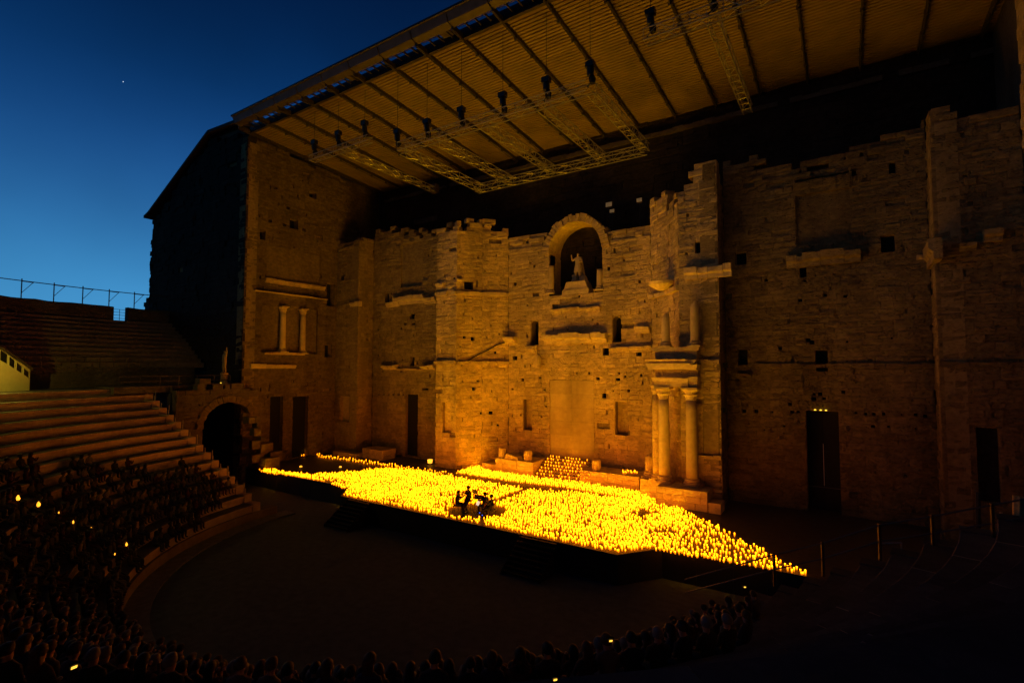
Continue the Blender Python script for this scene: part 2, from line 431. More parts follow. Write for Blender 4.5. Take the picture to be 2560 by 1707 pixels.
# ------------------------------------------------------------------ cavea (rows of stone seats)
plain('orchestra_paving', (.13, .14, .16), .9, noise=.25, nscale=2.5)
cavea = empty('seating_rows', (CX, CY, 0)); tag(cavea, 'curved stone seating tiers rising round the orchestra', 'seating')
cavea.location = (0, 0, 0)
E0, E1 = R(191.3), R(352)
R00, Z00 = 18.5, .75
LOW = [(17.2, 18.6, 0.0, .10)]
for (r0, r1, z0, z1) in LOW:
    mb = MB(); ring(mb, r0, r1, z0, z1, R(181), R(359), 110); mb.mi = [0]*len(mb.mi); mb.build('paved_ring', 'orchestra_paving', cavea)
mb = MB(); ring(mb, 18.45, 19.5, 0, Z00, R(184), R(356), 110); mb.build('front_wall', ['seat_worn', 'seat_stone_shaded'], cavea)
RISE, TREAD, NROW = .64, 1.02, 16
ROWS = []
for k in range(NROW):
    r0 = R00+.1+TREAD*k; z1 = Z00+RISE*(k+1); ROWS.append((r0, z1))
    # each tier laid of long seat stones
    nseg = max(8, int((E1-E0)*r0/3.2))
    mb = MB()
    for i in range(nseg):
        a0 = E0+(E1-E0)*i/nseg; a1 = E0+(E1-E0)*(i+1)/nseg; gp = .006/r0
        dz = random.uniform(-.012, .012); dr = random.uniform(-.012, .012)
        vs = []
        for t in (a0+gp, (a0+a1)/2, a1-gp):
            c, s_ = math.cos(t), math.sin(t)
            for (rr, zz) in ((r0+.05, z1-RISE-.02), (r0+.02+dr, z1-.2), (r0-.03+dr, z1-.17), (r0-.03+dr, z1-.03+dz), (r0+.0+dr, z1+dz), (r0+TREAD+.1, z1+dz)):
                vs.append((CX+rr*c, CY+rr*s_, zz))
        fs = [(q*6+j, (q+1)*6+j, (q+1)*6+j+1, q*6+j+1) for q in range(2) for j in range(5)]
        fs += [tuple(range(6)), tuple(12+j for j in range(6))[::-1]]
        mb.add(vs, fs); mb.mi[-len(fs):] = [0, 0, 0, 1, 1]*2+[0, 0]  # treads and upper lips take the tone with shade in it
    tag(mb.build('seat_row', ['seat_stone', 'seat_stone_shaded'], cavea), kind='stuff')
    # end block of the tier at the passage
    for (ea, sg) in ((E0, -1), (E1, 1)):
        m2 = MB(); c, s_ = math.cos(ea), math.sin(ea); tn = Vector((-s_, c, 0))*sg; rd = Vector((c, s_, 0)); o = Vector((CX, CY, 0))
        ps = []
        for zz in (max(z1-2.2, .02), z1+.05):
            ps += [o+rd*(r0-.05)+tn*.01+Vector((0, 0, zz)), o+rd*(r0+TREAD-.06)+tn*.01+Vector((0, 0, zz)), o+rd*(r0+TREAD-.06)+tn*.75+Vector((0, 0, zz)), o+rd*(r0-.05)+tn*.75+Vector((0, 0, zz))]
        m2.hexa(ps).build('end_block', 'seat_stone' if sg < 0 else 'seat_stone_shaded', cavea)  # right-hand end blocks take the shaded tone to stay dark
RT, ZT = R00+.1+TREAD*NROW, Z00+RISE*NROW      # top of the lower block
mb = MB(); ring(mb, RT-.02, 39.6, ZT-.3, ZT+.02, R(181), R(359), 120); mb.build('walkway', ['seat_stone', 'seat_stone_shaded'], cavea)
mb = MB(); ring(mb, 39.5, 40.4, ZT, ZT+2.0, R(178), R(361), 120); mb.build('walkway_wall', ['dark_stone', 'seat_stone_shaded'], cavea)
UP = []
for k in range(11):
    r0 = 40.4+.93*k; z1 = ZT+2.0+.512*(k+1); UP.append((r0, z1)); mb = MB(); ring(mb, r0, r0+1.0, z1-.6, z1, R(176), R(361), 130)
    mb.build('upper_row', ['seat_worn', 'seat_stone_shaded'], cavea)
RC, ZC = 40.4+.93*11, ZT+2.0+.512*11
def crest(a0, a1):
    mb = MB(); n = max(2, int((a1-a0)*52/1.1)); vs = []; fs = []
    rnd = random.Random(3)
    for i in range(n+1):
        t = a0+(a1-a0)*i/n; c, s_ = math.cos(t), math.sin(t); zt = ZC+1.75+rnd.uniform(-.06, .06)
        for (rr, zz) in ((RC, ZC-.7), (RC, zt-.1), (RC+.12, zt), (RC+.9, zt), (RC+.9, ZC-6)): vs.append((CX+rr*c, CY+rr*s_, zz))
    for i in range(n):
        for j in range(4): fs.append((i*5+j, (i+1)*5+j, (i+1)*5+j+1, i*5+j+1))
    fs += [tuple(range(5)), tuple(n*5+j for j in range(5))[::-1]]
    return mb.add(vs, fs)
def ang_of(u, v, r):
    """angle on the ring of radius r hit by the ray"""
    d = ray(u, v); lo, hi = .0, .2
    best = None
    for i in range(4000):
        t = i*.00003; p = CAM+d*t
        rr = math.hypot(p.x-CX, p.y-CY)
        if rr > r and t > .0005 and (p-CAM).length > 30: best = p; break
    return math.atan2(best.y-CY, best.x-CX) % (2*math.pi), best
ga, _p1 = ang_of(284, 790, RC); gb, _p2 = ang_of(320, 790, RC)
c1 = crest(ga, R(355)).build('crest_wall', 'dark_stone'); tag(c1, 'long brown crest wall along the top of the tiers', 'wall')
c2 = crest(R(172), gb).build('crest_wall', 'dark_stone'); tag(c2, 'short crest wall block between the gate gap and the tall dark tower', 'wall')
# gate rails in the gap
gt = MB()
pa = Vector((CX+(RC+.4)*math.cos(gb), CY+(RC+.4)*math.sin(gb), 0)); pb_ = Vector((CX+(RC+.4)*math.cos(ga), CY+(RC+.4)*math.sin(ga), 0))
gate = empty('barrier_gate', (0, 0, 0)); tag(gate, 'thin metal barrier across the gap in the crest wall', 'gate')
for hh in (.35, .75, 1.1, 1.45): MB().rod(pa+Vector((0, 0, ZC+hh)), pb_+Vector((0, 0, ZC+hh)), .025, 5).build('rail', 'rail_metal', gate)
for f in (.1, .5, .97): MB().rod(pa.lerp(pb_, f)+Vector((0, 0, ZC-.2)), pa.lerp(pb_, f)+Vector((0, 0, ZC+1.5)), .03, 5).build('post', 'rail_metal', gate)
# pipe rail on poles over the crest
rail = empty('crest_rail', (0, 0, 0)); tag(rail, 'long thin pipe rail on braced poles above the crest wall, against the sky', 'railing')
ring_pts = []
for (u, v) in ((53, 735), (134, 745), (206, 752), (272, 762), (335, 768), (-40, 728)):
    a, _ = ang_of(u, v, RC+.5); o = Vector((CX+(RC+.5)*math.cos(a), CY+(RC+.5)*math.sin(a), ZC+1.6))
    MB().rod(o, o+Vector((0, 0, 2.25)), .055, 6).build('pole', 'rail_metal', rail)
    tn = Vector((-math.sin(a), math.cos(a), 0))*-1
    MB().rod(o+Vector((0, 0, .7)), o+Vector((0, 0, 1.95))+tn*1.0, .03, 5).build('brace', 'rail_metal', rail)
    MB().rod(o+Vector((0, 0, 1.97)), o+Vector((0, 0, 1.95))+tn*1.05, .03, 5).build('arm', 'rail_metal', rail)
pr = MB(); a_s = [R(174)+R(60)*i/40 for i in range(41)]
for i in range(40):
    f = lambda a: Vector((CX+(RC+.5)*math.cos(a), CY+(RC+.5)*math.sin(a), ZC+3.62))
    pr.rod(f(a_s[i]), f(a_s[i+1]), .05, 5, cap=False)
pr.build('pipe', 'rail_metal', rail)

# ================================================================== STAGE WALL
XT, YT, YF, YH, YR, YB = -56.9, 31.7, 44.3, 46.8, 48.8, 51.5
ZR0, ZR1 = 39.7, 38.4             # ceiling height at the front edge / at the back wall
facade = empty('stage_facade', (0, 0, 0)); tag(facade, 'ruined many-storeyed stone stage wall behind the candle-covered stage', 'wall')
tower = empty('wing_tower', (0, 0, 0)); tag(tower, 'tall stone wing tower left of the stage with dark front and sloping roof', 'tower')
backw = empty('back_wall', (0, 0, 0)); tag(backw, 'dark upper stone wall under the canopy behind the stage facade', 'wall')
rwing = empty('right_wing', (0, 0, 0)); tag(rwing, 'dark stone wing wall at the right edge of the stage', 'wall')

wA = Wall((XT, YF), (-52.6, YF), HS); wA2 = Wall((-52.6, YF), (-52.6, YH), HS)
wL = Wall((-52.6, YH), (-39.2, YH), HS); wP = Wall((-39.2, 44.2), (-36.2, 44.2), HS)
wE1 = Wall((-36.2, 44.2), (-34.5, 46.75), HS); wE2 = Wall((-34.5, 46.75), (-32.3, YR), HS)
wG = Wall((-32.3, YR), (-15.7, YR), HS)
wF1 = Wall((-15.7, YR), (-13.5, 46.75), HS); wF2 = Wall((-13.5, 46.75), (-11.8, 44.2), HS)
wQ = Wall((-11.8, 44.2), (-8.6, 44.2), HS); wQ2 = Wall((-8.6, 44.2), (-8.6, YH), HS)
wR = Wall((-8.6, YH), (5.2, YH), HS); wS = Wall((5.2, YH), (5.2, YF), HS); wV = Wall((5.2, YF), (9.7, YF), HS)
wT = Wall((XT, YT), (XT, YB), 0); wTF = Wall((-80.6, YT), (XT, YT), 0)
wB = Wall((XT, YB), (10.8, YB), 20.0)
wX = Wall((9.7, YF), (9.7, YT), 0)
def bay(name, parent=facade):
    return empty(name, (0, 0, 0), 0, parent)
def tops(w, pts, z=None):
    return [w.sz(*p) for p in pts] if z is None else [(0, z), (w.len, z)]
def op(w, *r): return ('rect', *w.rect(*r))
def plate(w, o, depth, m, parent, name='recess_back'):
    a0, a1, z0, z1 = o[1:5]
    box_on(w, a0-.1, a1+.1, z0-.1, z1+.1, -depth-.15, -depth, name, m, parent)
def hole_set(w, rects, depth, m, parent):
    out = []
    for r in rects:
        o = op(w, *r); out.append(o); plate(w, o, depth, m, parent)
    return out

# --- wing tower, inner face (faces the stage)
bT = bay('inner_face', tower)
oT = hole_set(wT, [(676, 992, 705, 1140), (733, 992, 768, 1140)], .6, 'dark_void', bT)
oT += hole_set(wT, [(773, 478, 791, 497), (726, 545, 745, 574), (818, 707, 836, 766), (812, 862, 830, 893), (650, 575, 664, 601), (664, 697, 686, 711)], .9, 'dark_void', bT)
rec = ('rect', *wT.rect(656, 762, 793, 884)); oT.append(rec); plate(wT, rec, .42, 'limestone_dark', bT, 'panel_back')
rec2 = ('rect', *wT.rect(668, 612, 800, 712)); oT.append(rec2); plate(wT, rec2, .16, 'limestone_dark', bT, 'panel_back')
for (u, v) in ((635, 541), (675, 553), (712, 563), (760, 575), (622, 790), (628, 690), (720, 520), (690, 470), (640, 620), (800, 690)):
    oT += hole_set(wT, [(u-4, v-4, u+4, v+4)], .5, 'dark_void', bT)
masonry('tower', wT, [(0, 39.6), (wT.len, 38.4)], oT, course=.42, seed=11, ragged=0, parent=bT, lmax=1.4)
broken_cornice(wT, 633, 727, 816, 748, .55, bT, seed=5, lmin=1.2, lmax=2.4)
broken_cornice(wT, 662, 706, 812, 716, .25, bT, m='limestone', seed=6)
broken_cornice(wT, 625, 909, 738, 921, .30, bT, seed=7, lmin=1.5, lmax=2.6)
broken_cornice(wT, 662, 879, 760, 888, .30, bT, m='limestone', seed=8)
masonry('tower_front', wTF, [(0, 33.2), (14.9, 41.0), (wTF.len, 39.7)], [], course=.62, seed=12, parent=bay('front_face', tower), lmin=1.2, lmax=2.6, rough=.03, off_sd=.04, ragged=0)
# ragged left edge, far side and sloping tiled roof of the tower
for k in range(36):
    z = random.choice([random.uniform(11.5, 30), random.uniform(22, 31)]); dx = random.uniform(.1, .55)
    MB().hexa([Vector((-80.6-dx, YT+.02, z)), Vector((-80.3, YT+.02, z)), Vector((-80.3, YT+1, z)), Vector((-80.6-dx, YT+1, z))]+[Vector((-80.6-dx*random.uniform(.5, 1), YT+.02, z+.6)), Vector((-80.3, YT+.02, z+.6)), Vector((-80.3, YT+1, z+.6)), Vector((-80.6-dx, YT+1, z+.6))]).build('stone_block', 'dark_stone', tower)
for k, (z, dx) in enumerate([(20.2, 1.0), (20.8, 1.5), (21.4, 1.9), (22.0, 1.2), (19.5, .6), (18.8, .3), (17.9, .8)]):
    MB().box(-80.6-dx, -80.2, YT+.02, YT+1.4, z, z+.6).build('stone_block', 'dark_stone', tower)
rf = MB(); pr_ = [(-82.2, 34.2), (-81.0, 34.55), (-65.2, 42.1), (-58.9, 41.75), (-56.3, 40.9)]
vs = []
for (x, z) in pr_: vs += [(x, YT-.5, z-.35), (x, YT-.5, z), (x, 60, z), (x, 60, z-.35)]
fs = []
for i in range(len(pr_)-1):
    a = i*4; b = a+4; fs += [(a, b, b+1, a+1), (a+1, b+1, b+2, a+2), (a+2, b+2, b+3, a+3), (a+3, b+3, b, a)]
fs += [(0, 1, 2, 3), (16, 19, 18, 17)]
rf.add(vs, fs).build('roof', 'roof_tile', tower)
MB().box(-80.4, XT-1.9, YT+.8, 58, 0, 33).build('inner_mass', 'dark_stone', tower)
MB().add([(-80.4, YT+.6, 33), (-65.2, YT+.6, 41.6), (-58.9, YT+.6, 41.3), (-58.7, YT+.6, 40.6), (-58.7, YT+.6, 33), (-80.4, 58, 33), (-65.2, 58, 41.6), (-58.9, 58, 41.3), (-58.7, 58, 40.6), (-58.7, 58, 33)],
         [(0, 1, 2, 3, 4), (9, 8, 7, 6, 5), (0, 5, 6, 1), (1, 6, 7, 2), (2, 7, 8, 3), (3, 8, 9, 4)]).build('gable', 'dark_stone', tower)
lampp = MB(); q = at_y(603, 300, YT); q = Vector((q.x, YT+.2, 41.2)); lampp.rod(q, q+Vector((0, 0, 1.3)), .045, 5); lampp.rod(q+Vector((0, 0, 1.3)), q+Vector((-.45, 0, 1.35)), .035, 5); lampp.lathe([(.02, .0), (.13, .05), (.1, .25), (.02, .3)], 8, q+Vector((-.5, 0, 1.02)))
tag(lampp.build('roof_lamp', 'black_metal'), 'tiny hooked lamp on the tower roof peak against the sky', 'lamp')

# --- small columns on the tower's inner face
def column(name, base, h, r, parent, broken=False, slant=0., cap=True, m='column_stone', capm='limestone_pale'):
    c = empty(name, base, 0, parent) if parent else empty(name, base)
    b = MB(); b.box(-r*1.45, r*1.45, -r*1.45, r*1.45, 0, r*.35); b.lathe([(r*1.4, r*.35), (r*1.45, r*.55), (r*1.25, r*.75), (r*1.15, r*.85), (r*1.3, r*1.0), (r*1.2, r*1.2), (r*1.03, r*1.3)], 20)
    b.build('column_base', capm, c)
    prof = []; top = h-(r*2.2 if cap else 0)
    for i in range(9):
        f = i/8; prof.append((r*(1-.13*f*f), r*1.25+(top-r*1.25)*f))
    s_ = MB()
    if broken:
        s_.lathe(prof, 18)
        n = 18; L = len(s_.v)
        for i in range(L):
            x, y, z = s_.v[i]
            if z > top-.02: s_.v[i] = (x*.75, y*.75, z+slant*(x/r)+random.uniform(-.1, .1))
    else:
        s_.lathe(prof, 20)
    s_.build('shaft', m, c, smooth=not broken)
    if cap:
        k = MB(); t = top
        k.lathe([(r*.88, t), (r*.95, t+r*.12), (r*.9, t+r*.2), (r*1.0, t+r*.6), (r*1.25, t+r*.95), (r*1.05, t+r*1.0), (r*1.15, t+r*1.4), (r*1.5, t+r*1.8)], 16, jit=.06)
        k.box(-r*1.4, r*1.4, -r*1.4, r*1.4, t+r*1.8, t+r*2.2)
        k.build('capital', capm, c)
    return c
for (u, v, ut, vt, rr) in ((705, 881, 706, 766, .36), (755, 885, 757, 772, .36)):
    a, z = wT.sz(u, v); a2, z2 = wT.sz(ut, vt); p = wT.pt(a, 0, .05); column('column', (p.x, p.y, z), z2-z, rr, tower)

# --- facade bays
b1 = bay('outer_left_bay')
masonry('outer', wA, tops(wA, [(842, 622), (862, 600), (900, 618)]), hole_set(wA, [(852, 688, 862, 700), (850, 990, 872, 1055)], .5, 'limestone', b1), seed=21, parent=b1, ragged=.6)
masonry('outer', wA2, [(0, 29.5), (wA2.len, 30.3)], [], seed=22, parent=b1, ragged=.6)
broken_cornice(wA, 876, 755, 902, 765, .3, b1, seed=9)
b2 = bay('left_door_bay')
oL = hole_set(wL, [(1013, 985, 1043, 1142)], .5, 'dark_void', b2)
rec = ('rect', *wL.rect(1002, 612, 1056, 712)); oL.append(rec); plate(wL, rec, .3, 'limestone_half_shaded', b2, 'panel_back')
oL += hole_set(wL, [(962, 733, 972, 762), (1023, 785, 1036, 797), (1024, 893, 1036, 915), (1010, 806, 1016, 812), (1030, 807, 1038, 812), (1055, 970, 1070, 976)]+[(945+12*i, 984, 950+12*i, 989) for i in range(6)], .6, 'dark_void', b2)
masonry('outer', wL, tops(wL, [(930, 584), (1000, 572), (1050, 585), (1090, 575)]), oL, seed=23, parent=b2, ragged=.7)
broken_cornice(wL, 968, 755, 1000, 766, .4, b2, seed=31); broken_cornice(wL, 988, 742, 1064, 757, .6, b2, seed=32); broken_cornice(wL, 1064, 745, 1092, 758, .5, b2, seed=33)
broken_cornice(wL, 961, 912, 996, 924, .7, b2, seed=34); broken_cornice(wL, 1058, 912, 1092, 924, .7, b2, seed=35); broken_cornice(wL, 995, 920, 1058, 926, .3, b2, m='limestone', seed=36)
b3 = bay('left_pier')
ledge = lambda w, z, d, hh, m='limestone', name='ledge_stone', par=None, sd=1: broken_strip(w, z, d, hh, m, name, par, sd)
def broken_strip(w, z, d, hh, m, name, par, sd, a0=0, a1=None):
    rg = random.Random(sd); a = a0; a1 = w.len if a1 is None else a1
    while a < a1-.02:
        l = min(rg.uniform(.6, 1.4), a1-a)
        if a1-(a+l) < .3: l = a1-a
        if rg.random() > .06:
            dd = d*rg.uniform(.75, 1.05); hz = hh*rg.uniform(.8, 1.1)
            box_on(w, a+.01, a+l-.01, z, z+hz, -.25, dd, name, m, par, jit=.025)
        a += l
zc1, zc2 = 21.1, 13.25
masonry('facade', wP, tops(wP, [(1092, 592), (1100, 580), (1140, 560)]), hole_set(wP, [(1105, 1005, 1127, 1083)], .5, 'limestone', b3), seed=24, parent=b3, ragged=.8)
for w, sd in ((wP, 1), (wE1, 2), (wE2, 3)):
    broken_strip(w, zc1, .28, .42, 'limestone_pale', 'ledge_stone', b3, sd); broken_strip(w, zc2, .42, .45, 'limestone', 'ledge_stone', b3, sd+5)
broken_cornice(wP, 1092, 708, 1112, 720, .35, b3, seed=40)
h1 = hole_set(wE1, [(1161, 703, 1183, 724), (1177, 842, 1187, 852), (1157, 840, 1165, 846), (1180, 968, 1188, 976), (1200, 1030, 1206, 1036), (1192, 950, 1199, 954)], .6, 'dark_void', b3)
masonry('facade', wE1, tops(wE1, [(1140, 560), (1160, 570), (1185, 548), (1210, 550)]), h1, seed=25, parent=b3, ragged=.8)
h2 = hole_set(wE2, [(1222, 1028, 1232, 1036), (1242, 1060, 1248, 1065), (1236, 878, 1241, 884)], .5, 'dark_void', b3)
masonry('facade', wE2, tops(wE2, [(1210, 550), (1250, 565), (1270, 580)]), h2, seed=26, parent=b3, ragged=.8)
broken_cornice(wE1, 1140, 694, 1158, 708, .4, b3, seed=41)
# the long diagonal crack line: drawn as a dark rod along the curved pier
def on_pier(u, v):
    for w in (wE1, wE2):
        a, z = w.sz(u, v)
        if -.01 <= a <= w.len+.01: return w.pt(a, z, .09)
    return wE2.pt(*wE2.sz(u, v), .09)
cab = MB(); pts = [on_pier(u, v) for u, v in ((1152, 914), (1168, 903), (1183, 893), (1200, 884), (1222, 874), (1240, 863), (1262, 856))]
for i in range(len(pts)-1): cab.rod(pts[i], pts[i+1], .07, 6)
tag(cab.build('crack_rod', 'rib_steel'), 'thin dark rod drawn for the diagonal crack across the left curved pier', 'crack_rod')

# --- central royal bay
b4 = bay('central_bay')
oG = []
pn = ('rect', *wG.rect(1374, 949, 1486, 1150)); oG.append(pn)
pr_n, pc_n = 6, 2
for i in range(pr_n):
    for j in range(pc_n):
        za_ = pn[3]-.6+(pn[4]-.04-pn[3]+.6)*i/pr_n; zb_ = pn[3]-.6+(pn[4]-.04-pn[3]+.6)*(i+1)/pr_n; aa_ = pn[1]+.03+(pn[2]-pn[1]-.06)*j/pc_n; ab_ = pn[1]+.03+(pn[2]-pn[1]-.06)*(j+1)/pc_n; o_ = random.uniform(-.012, .012)
        box_on(wG, aa_+.006, ab_-.006, za_+.006, zb_-.006, -.6, -.06+o_, 'panel_slab', 'render_panel', b4, jit=.004)
for r in ((1307, 998, 1330, 1076), (1537, 1004, 1569, 1089)):
    o = op(wG, *r); oG.append(o); plate(wG, o, .8, 'limestone', b4)
def arch_op(w, u0, u1, vtop, vbot):
    a0, z1 = w.sz(u0, vtop); a1, z0 = w.sz(u1, vbot); r = (a1-a0)/2; return ('arch', a0, a1, z0, z1-r)
for r in ((1326, 1346, 802, 862), (1530, 1553, 792, 855)):
    o = arch_op(wG, *r); oG.append(o); plate(wG, ('rect', o[1], o[2], o[3], o[4]+(o[2]-o[1])/2), 1.2, 'dark_void', b4)
NC, NRAD, NSP, NB = wG.sz(1437, 640)[0], 3.12, 25.35, 20.75
oG.append(('arch', NC-NRAD, NC+NRAD, NB, NSP))
oG += hole_set(wG, [(1303, 946, 1310, 953), (1346, 942, 1353, 947), (1490, 943, 1499, 950), (1539, 945, 1550, 952), (1505, 983, 1516, 995), (1310, 912, 1314, 919), (1281, 890, 1293, 900), (1506, 870, 1522, 888), (1590, 878, 1604, 890), (1358, 972, 1364, 976), (1278, 970, 1284, 975), (1300, 1035, 1304, 1040), (1352, 1040, 1356, 1044), (1362, 1014, 1367, 1018), (1568, 974, 1575, 980), (1560, 938, 1566, 944), (1545, 930, 1550, 936), (1600, 935, 1606, 942), (1531, 975, 1535, 979), (1546, 982, 1549, 986), (1470, 931, 1474, 935), (1440, 930, 1443, 934), (1284, 706, 1291, 714), (1518, 666, 1525, 675), (1596, 700, 1602, 708)], .5, 'dark_void', b4)
masonry('facade', wG, tops(wG, [(1270, 600), (1310, 590), (1365, 585), (1372, 600), (1500, 600), (1510, 575), (1590, 562), (1630, 570)]), oG, seed=27, parent=b4, ragged=.5)
broken_cornice(wG, 1362, 834, 1520, 856, .8, b4, seed=51, lmin=.9, lmax=1.5)
broken_cornice(wG, 1266, 841, 1293, 858, .9, b4, seed=52, lmin=1.3, lmax=1.5)
broken_cornice(wG, 1380, 771, 1502, 778, .35, b4, m='limestone', seed=53)
broken_cornice(wG, 1288, 864, 1345, 884, .45, b4, m='limestone', seed=54, gaps=.25)
broken_cornice(wG, 1525, 866, 1630, 880, .45, b4, m='limestone', seed=55, gaps=.25)
broken_cornice(wG, 1588, 815, 1625, 832, .5, b4, seed=56)
a, z = wG.sz(1350, 890); st_ = MB(); p = wG.pt(a, z-1.3, .45)
st_.lathe([(.3, 0), (.34, .4), (.32, 1.0), (.24, 1.4), (.1, 1.55)], 10, p, jit=.12); st_.build('carved_fragment', 'limestone_pale', b4)
# relieving arch lightly marked in the masonry over the panel
am, zm = wG.sz(1437, 915)
for i in range(13):
    t0 = R(20+140*i/13); t1 = R(20+140*(i+1)/13-1.0)
    ps = []
    for d in (-.1, .055):
        ps += [wG.pt(am-math.cos(t)*rr, zm-1.2+math.sin(t)*rr*.8, d) for (t, rr) in ((t0, 2.3), (t1, 2.3), (t1, 3.0), (t0, 3.0))]
    MB().hexa(ps).build('voussoir', 'limestone', b4)
# niche: vaulted recess with a ring of voussoirs
nd = 3.0
nb = MB(); n = 20; vs = []
for d in (-.1, -nd):
    prof = [(NC-NRAD, NB)]+[(NC-NRAD*math.cos(math.pi*i/n), NSP+NRAD*math.sin(math.pi*i/n)) for i in range(n+1)]+[(NC+NRAD, NB)]
    vs += [wG.pt(a, z, d) for a, z in prof]
k = n+3
nb.add(vs, [(i, i+1, k+i+1, k+i) for i in range(k-1)]+[tuple(k+i for i in range(k))]+[(0, k, 2*k-1, k-1)])
nb.build('niche_vault', 'limestone', b4)
nvou = 27
for i in range(nvou):
    t0 = math.pi*(i+.06)/nvou; t1 = math.pi*(i+.94)/nvou; ro = NRAD+random.uniform(.62, .9); dp = random.uniform(.1, .3)
    ps = []
    for d in (-1.2, dp):
        ps += [wG.pt(NC-math.cos(t)*rr, NSP+math.sin(t)*rr, d) for (t, rr) in ((t0, NRAD-.03), (t1, NRAD-.03), (t1, ro), (t0, ro))]
    MB().hexa(ps).build('voussoir', 'limestone', b4)
for (u, v, ut, vt, m_) in ((1374, 735, 1374, 664, 1), (1497, 726, 1497, 672, 0)):
    a, z = wG.sz(u, v); _, z2 = wG.sz(ut, vt); p = wG.pt(a, 0, -.35); column('column', (p.x, p.y, z), z2-z, .36, facade, cap=False)
p_ = wG.pt(NC, 0, -.8); PED = (p_.x, p_.y)
ped = MB()
for (hw, hd, z0, z1, t) in ((1.55, .8, NB, NB+.45, .0), (1.45, .75, NB+.45, NB+.6, .0)):
    ped.box(p_.x-hw, p_.x+hw, p_.y-hd, p_.y+hd, z0, z1)
ped.hexa([Vector((p_.x+x*w_, p_.y+y*.7, z)) for (z, w_) in ((NB+.6, 1.35), (NB+1.35, 1.1)) for (x, y) in ((-1, -1), (1, -1), (1, 1), (-1, 1))])
tag(ped.build('statue_pedestal', 'limestone_pale'), 'stepped stone pedestal under the statue in the arched niche', 'pedestal')

# --- right curved pier and front
b5 = bay('right_pier')
masonry('facade', wF1, tops(wF1, [(1630, 500), (1650, 490), (1680, 495)]), [], seed=61, parent=b5, ragged=.8)
masonry('facade', wF2, tops(wF2, [(1680, 495), (1695, 500), (1712, 470)]), [], seed=62, parent=b5, ragged=.8)
hq = hole_set(wQ, [(1756, 1030, 1800, 1143)], .5, 'limestone', b5)+hole_set(wQ, [(1737, 605, 1752, 632), (1806, 1022, 1812, 1030), (1815, 735, 1822, 742), (1806, 910, 1812, 916)], .6, 'dark_void', b5)
masonry('facade', wQ, tops(wQ, [(1712, 470), (1730, 450), (1750, 415), (1790, 400), (1825, 390)]), hq, seed=63, parent=b5, ragged=.6)
masonry('outer_right', wQ2, [(0, 29.8), (wQ2.len, 29.0)], [], seed=64, parent=b5, ragged=.6)
broken_cornice(wQ, 1712, 668, 1830, 690, .5, b5, seed=65)
for w, sd in ((wF1, 11), (wF2, 12)): broken_strip(w, 19.6, .35, .4, 'limestone_pale', 'ledge_stone', b5, sd)
broken_strip(wQ, 13.3, .3, .35, 'limestone', 'ledge_stone', b5, 14); broken_strip(wQ, 5.6, .3, .3, 'limestone', 'ledge_stone', b5, 15)

b6 = bay('right_door_bay')
DR = wR.rect(2014, 1026, 2104, 1300); DR = (DR[0], DR[1], HS, DR[3])
oR = [('rect', *DR)]; plate(wR, oR[0], 1.3, 'dark_void', b6)
oR += hole_set(wR, [(1845, 874, 1869, 912), (2038, 876, 2070, 928), (2202, 590, 2239, 628), (2222, 408, 2240, 432), (2128, 424, 2140, 438), (1998, 658, 2016, 692), (1838, 632, 1866, 660)], .7, 'dark_void', b6)
rec = ('rect', *wR.rect(1987, 452, 2128, 600)); oR.append(rec); plate(wR, rec, .25, 'limestone_shaded', b6, 'panel_back')
for (u, v) in ((1915, 700), (2012, 702), (2063, 737), (2113, 740), (2000, 750), (2030, 855), (1950, 870), (2020, 850), (2118, 854), (1975, 1010), (2035, 985), (2050, 985), (2108, 980), (2035, 997), (2060, 996), (2140, 1032), (2165, 1035), (2185, 1035), (2210, 1035), (2255, 1037), (2290, 1037), (2314, 1040), (2222, 1067), (2183, 1066), (2290, 1072), (1860, 1028), (1890, 1028), (1930, 1030), (1980, 1030), (1995, 1030), (1960, 1065), (1910, 1075), (2188, 1180), (2265, 1190), (2230, 845)):
    s_ = random.uniform(3, 6); oR += hole_set(wR, [(u-s_, v-s_*.8, u+s_, v+s_*.8)], .5, 'dark_void', b6)
masonry('outer_right', wR, tops(wR, [(1826, 405), (1880, 395), (1930, 430), (2050, 405), (2100, 390), (2160, 370), (2220, 335), (2320, 305)]), oR, seed=71, parent=b6, ragged=.7)
broken_cornice(wR, 1966, 640, 2010, 668, .5, b6, m='limestone_half_shaded', seed=72); broken_cornice(wR, 2006, 632, 2152, 655, .75, b6, m='limestone_half_shaded', seed=73, lmin=1.0, lmax=1.8); broken_cornice(wR, 2290, 640, 2316, 648, .4, b6, m='limestone', seed=74)
broken_cornice(wR, 1985, 452, 2130, 468, .22, b6, m='limestone_shaded', seed=75)
broken_cornice(wR, 1842, 932, 1880, 944, .45, b6, m='limestone_shaded', seed=76); broken_strip(wR, 13.0, .22, .32, 'limestone_shaded', 'ledge_stone', b6, 77, wR.sz(1890, 940)[0], wR.len)  # ledge strip coloured dark to stand for a shadow groove
b7 = bay('outer_right_bay')
masonry('outer_right', wS, [(0, 30.2), (wS.len, 30.6)], [], seed=78, parent=b7, ragged=.5)
oV = hole_set(wV, [(2440, 1068, 2506, 1260)], .5, 'burnt_shaded_stone', b7)
masonry('outer_right', wV, tops(wV, [(2350, 300), (2450, 292), (2505, 280), (2515, 255), (2575, 250)]), oV, seed=79, parent=b7, ragged=.4)
broken_cornice(wV, 2396, 606, 2440, 626, .5, b7, m='limestone_half_shaded', seed=80); broken_cornice(wV, 2455, 575, 2505, 603, .7, b7, m='limestone_half_shaded', seed=81, lmin=1.2); broken_strip(wV, 13.1, .2, .32, 'limestone_shaded', 'ledge_stone', b7, 82)
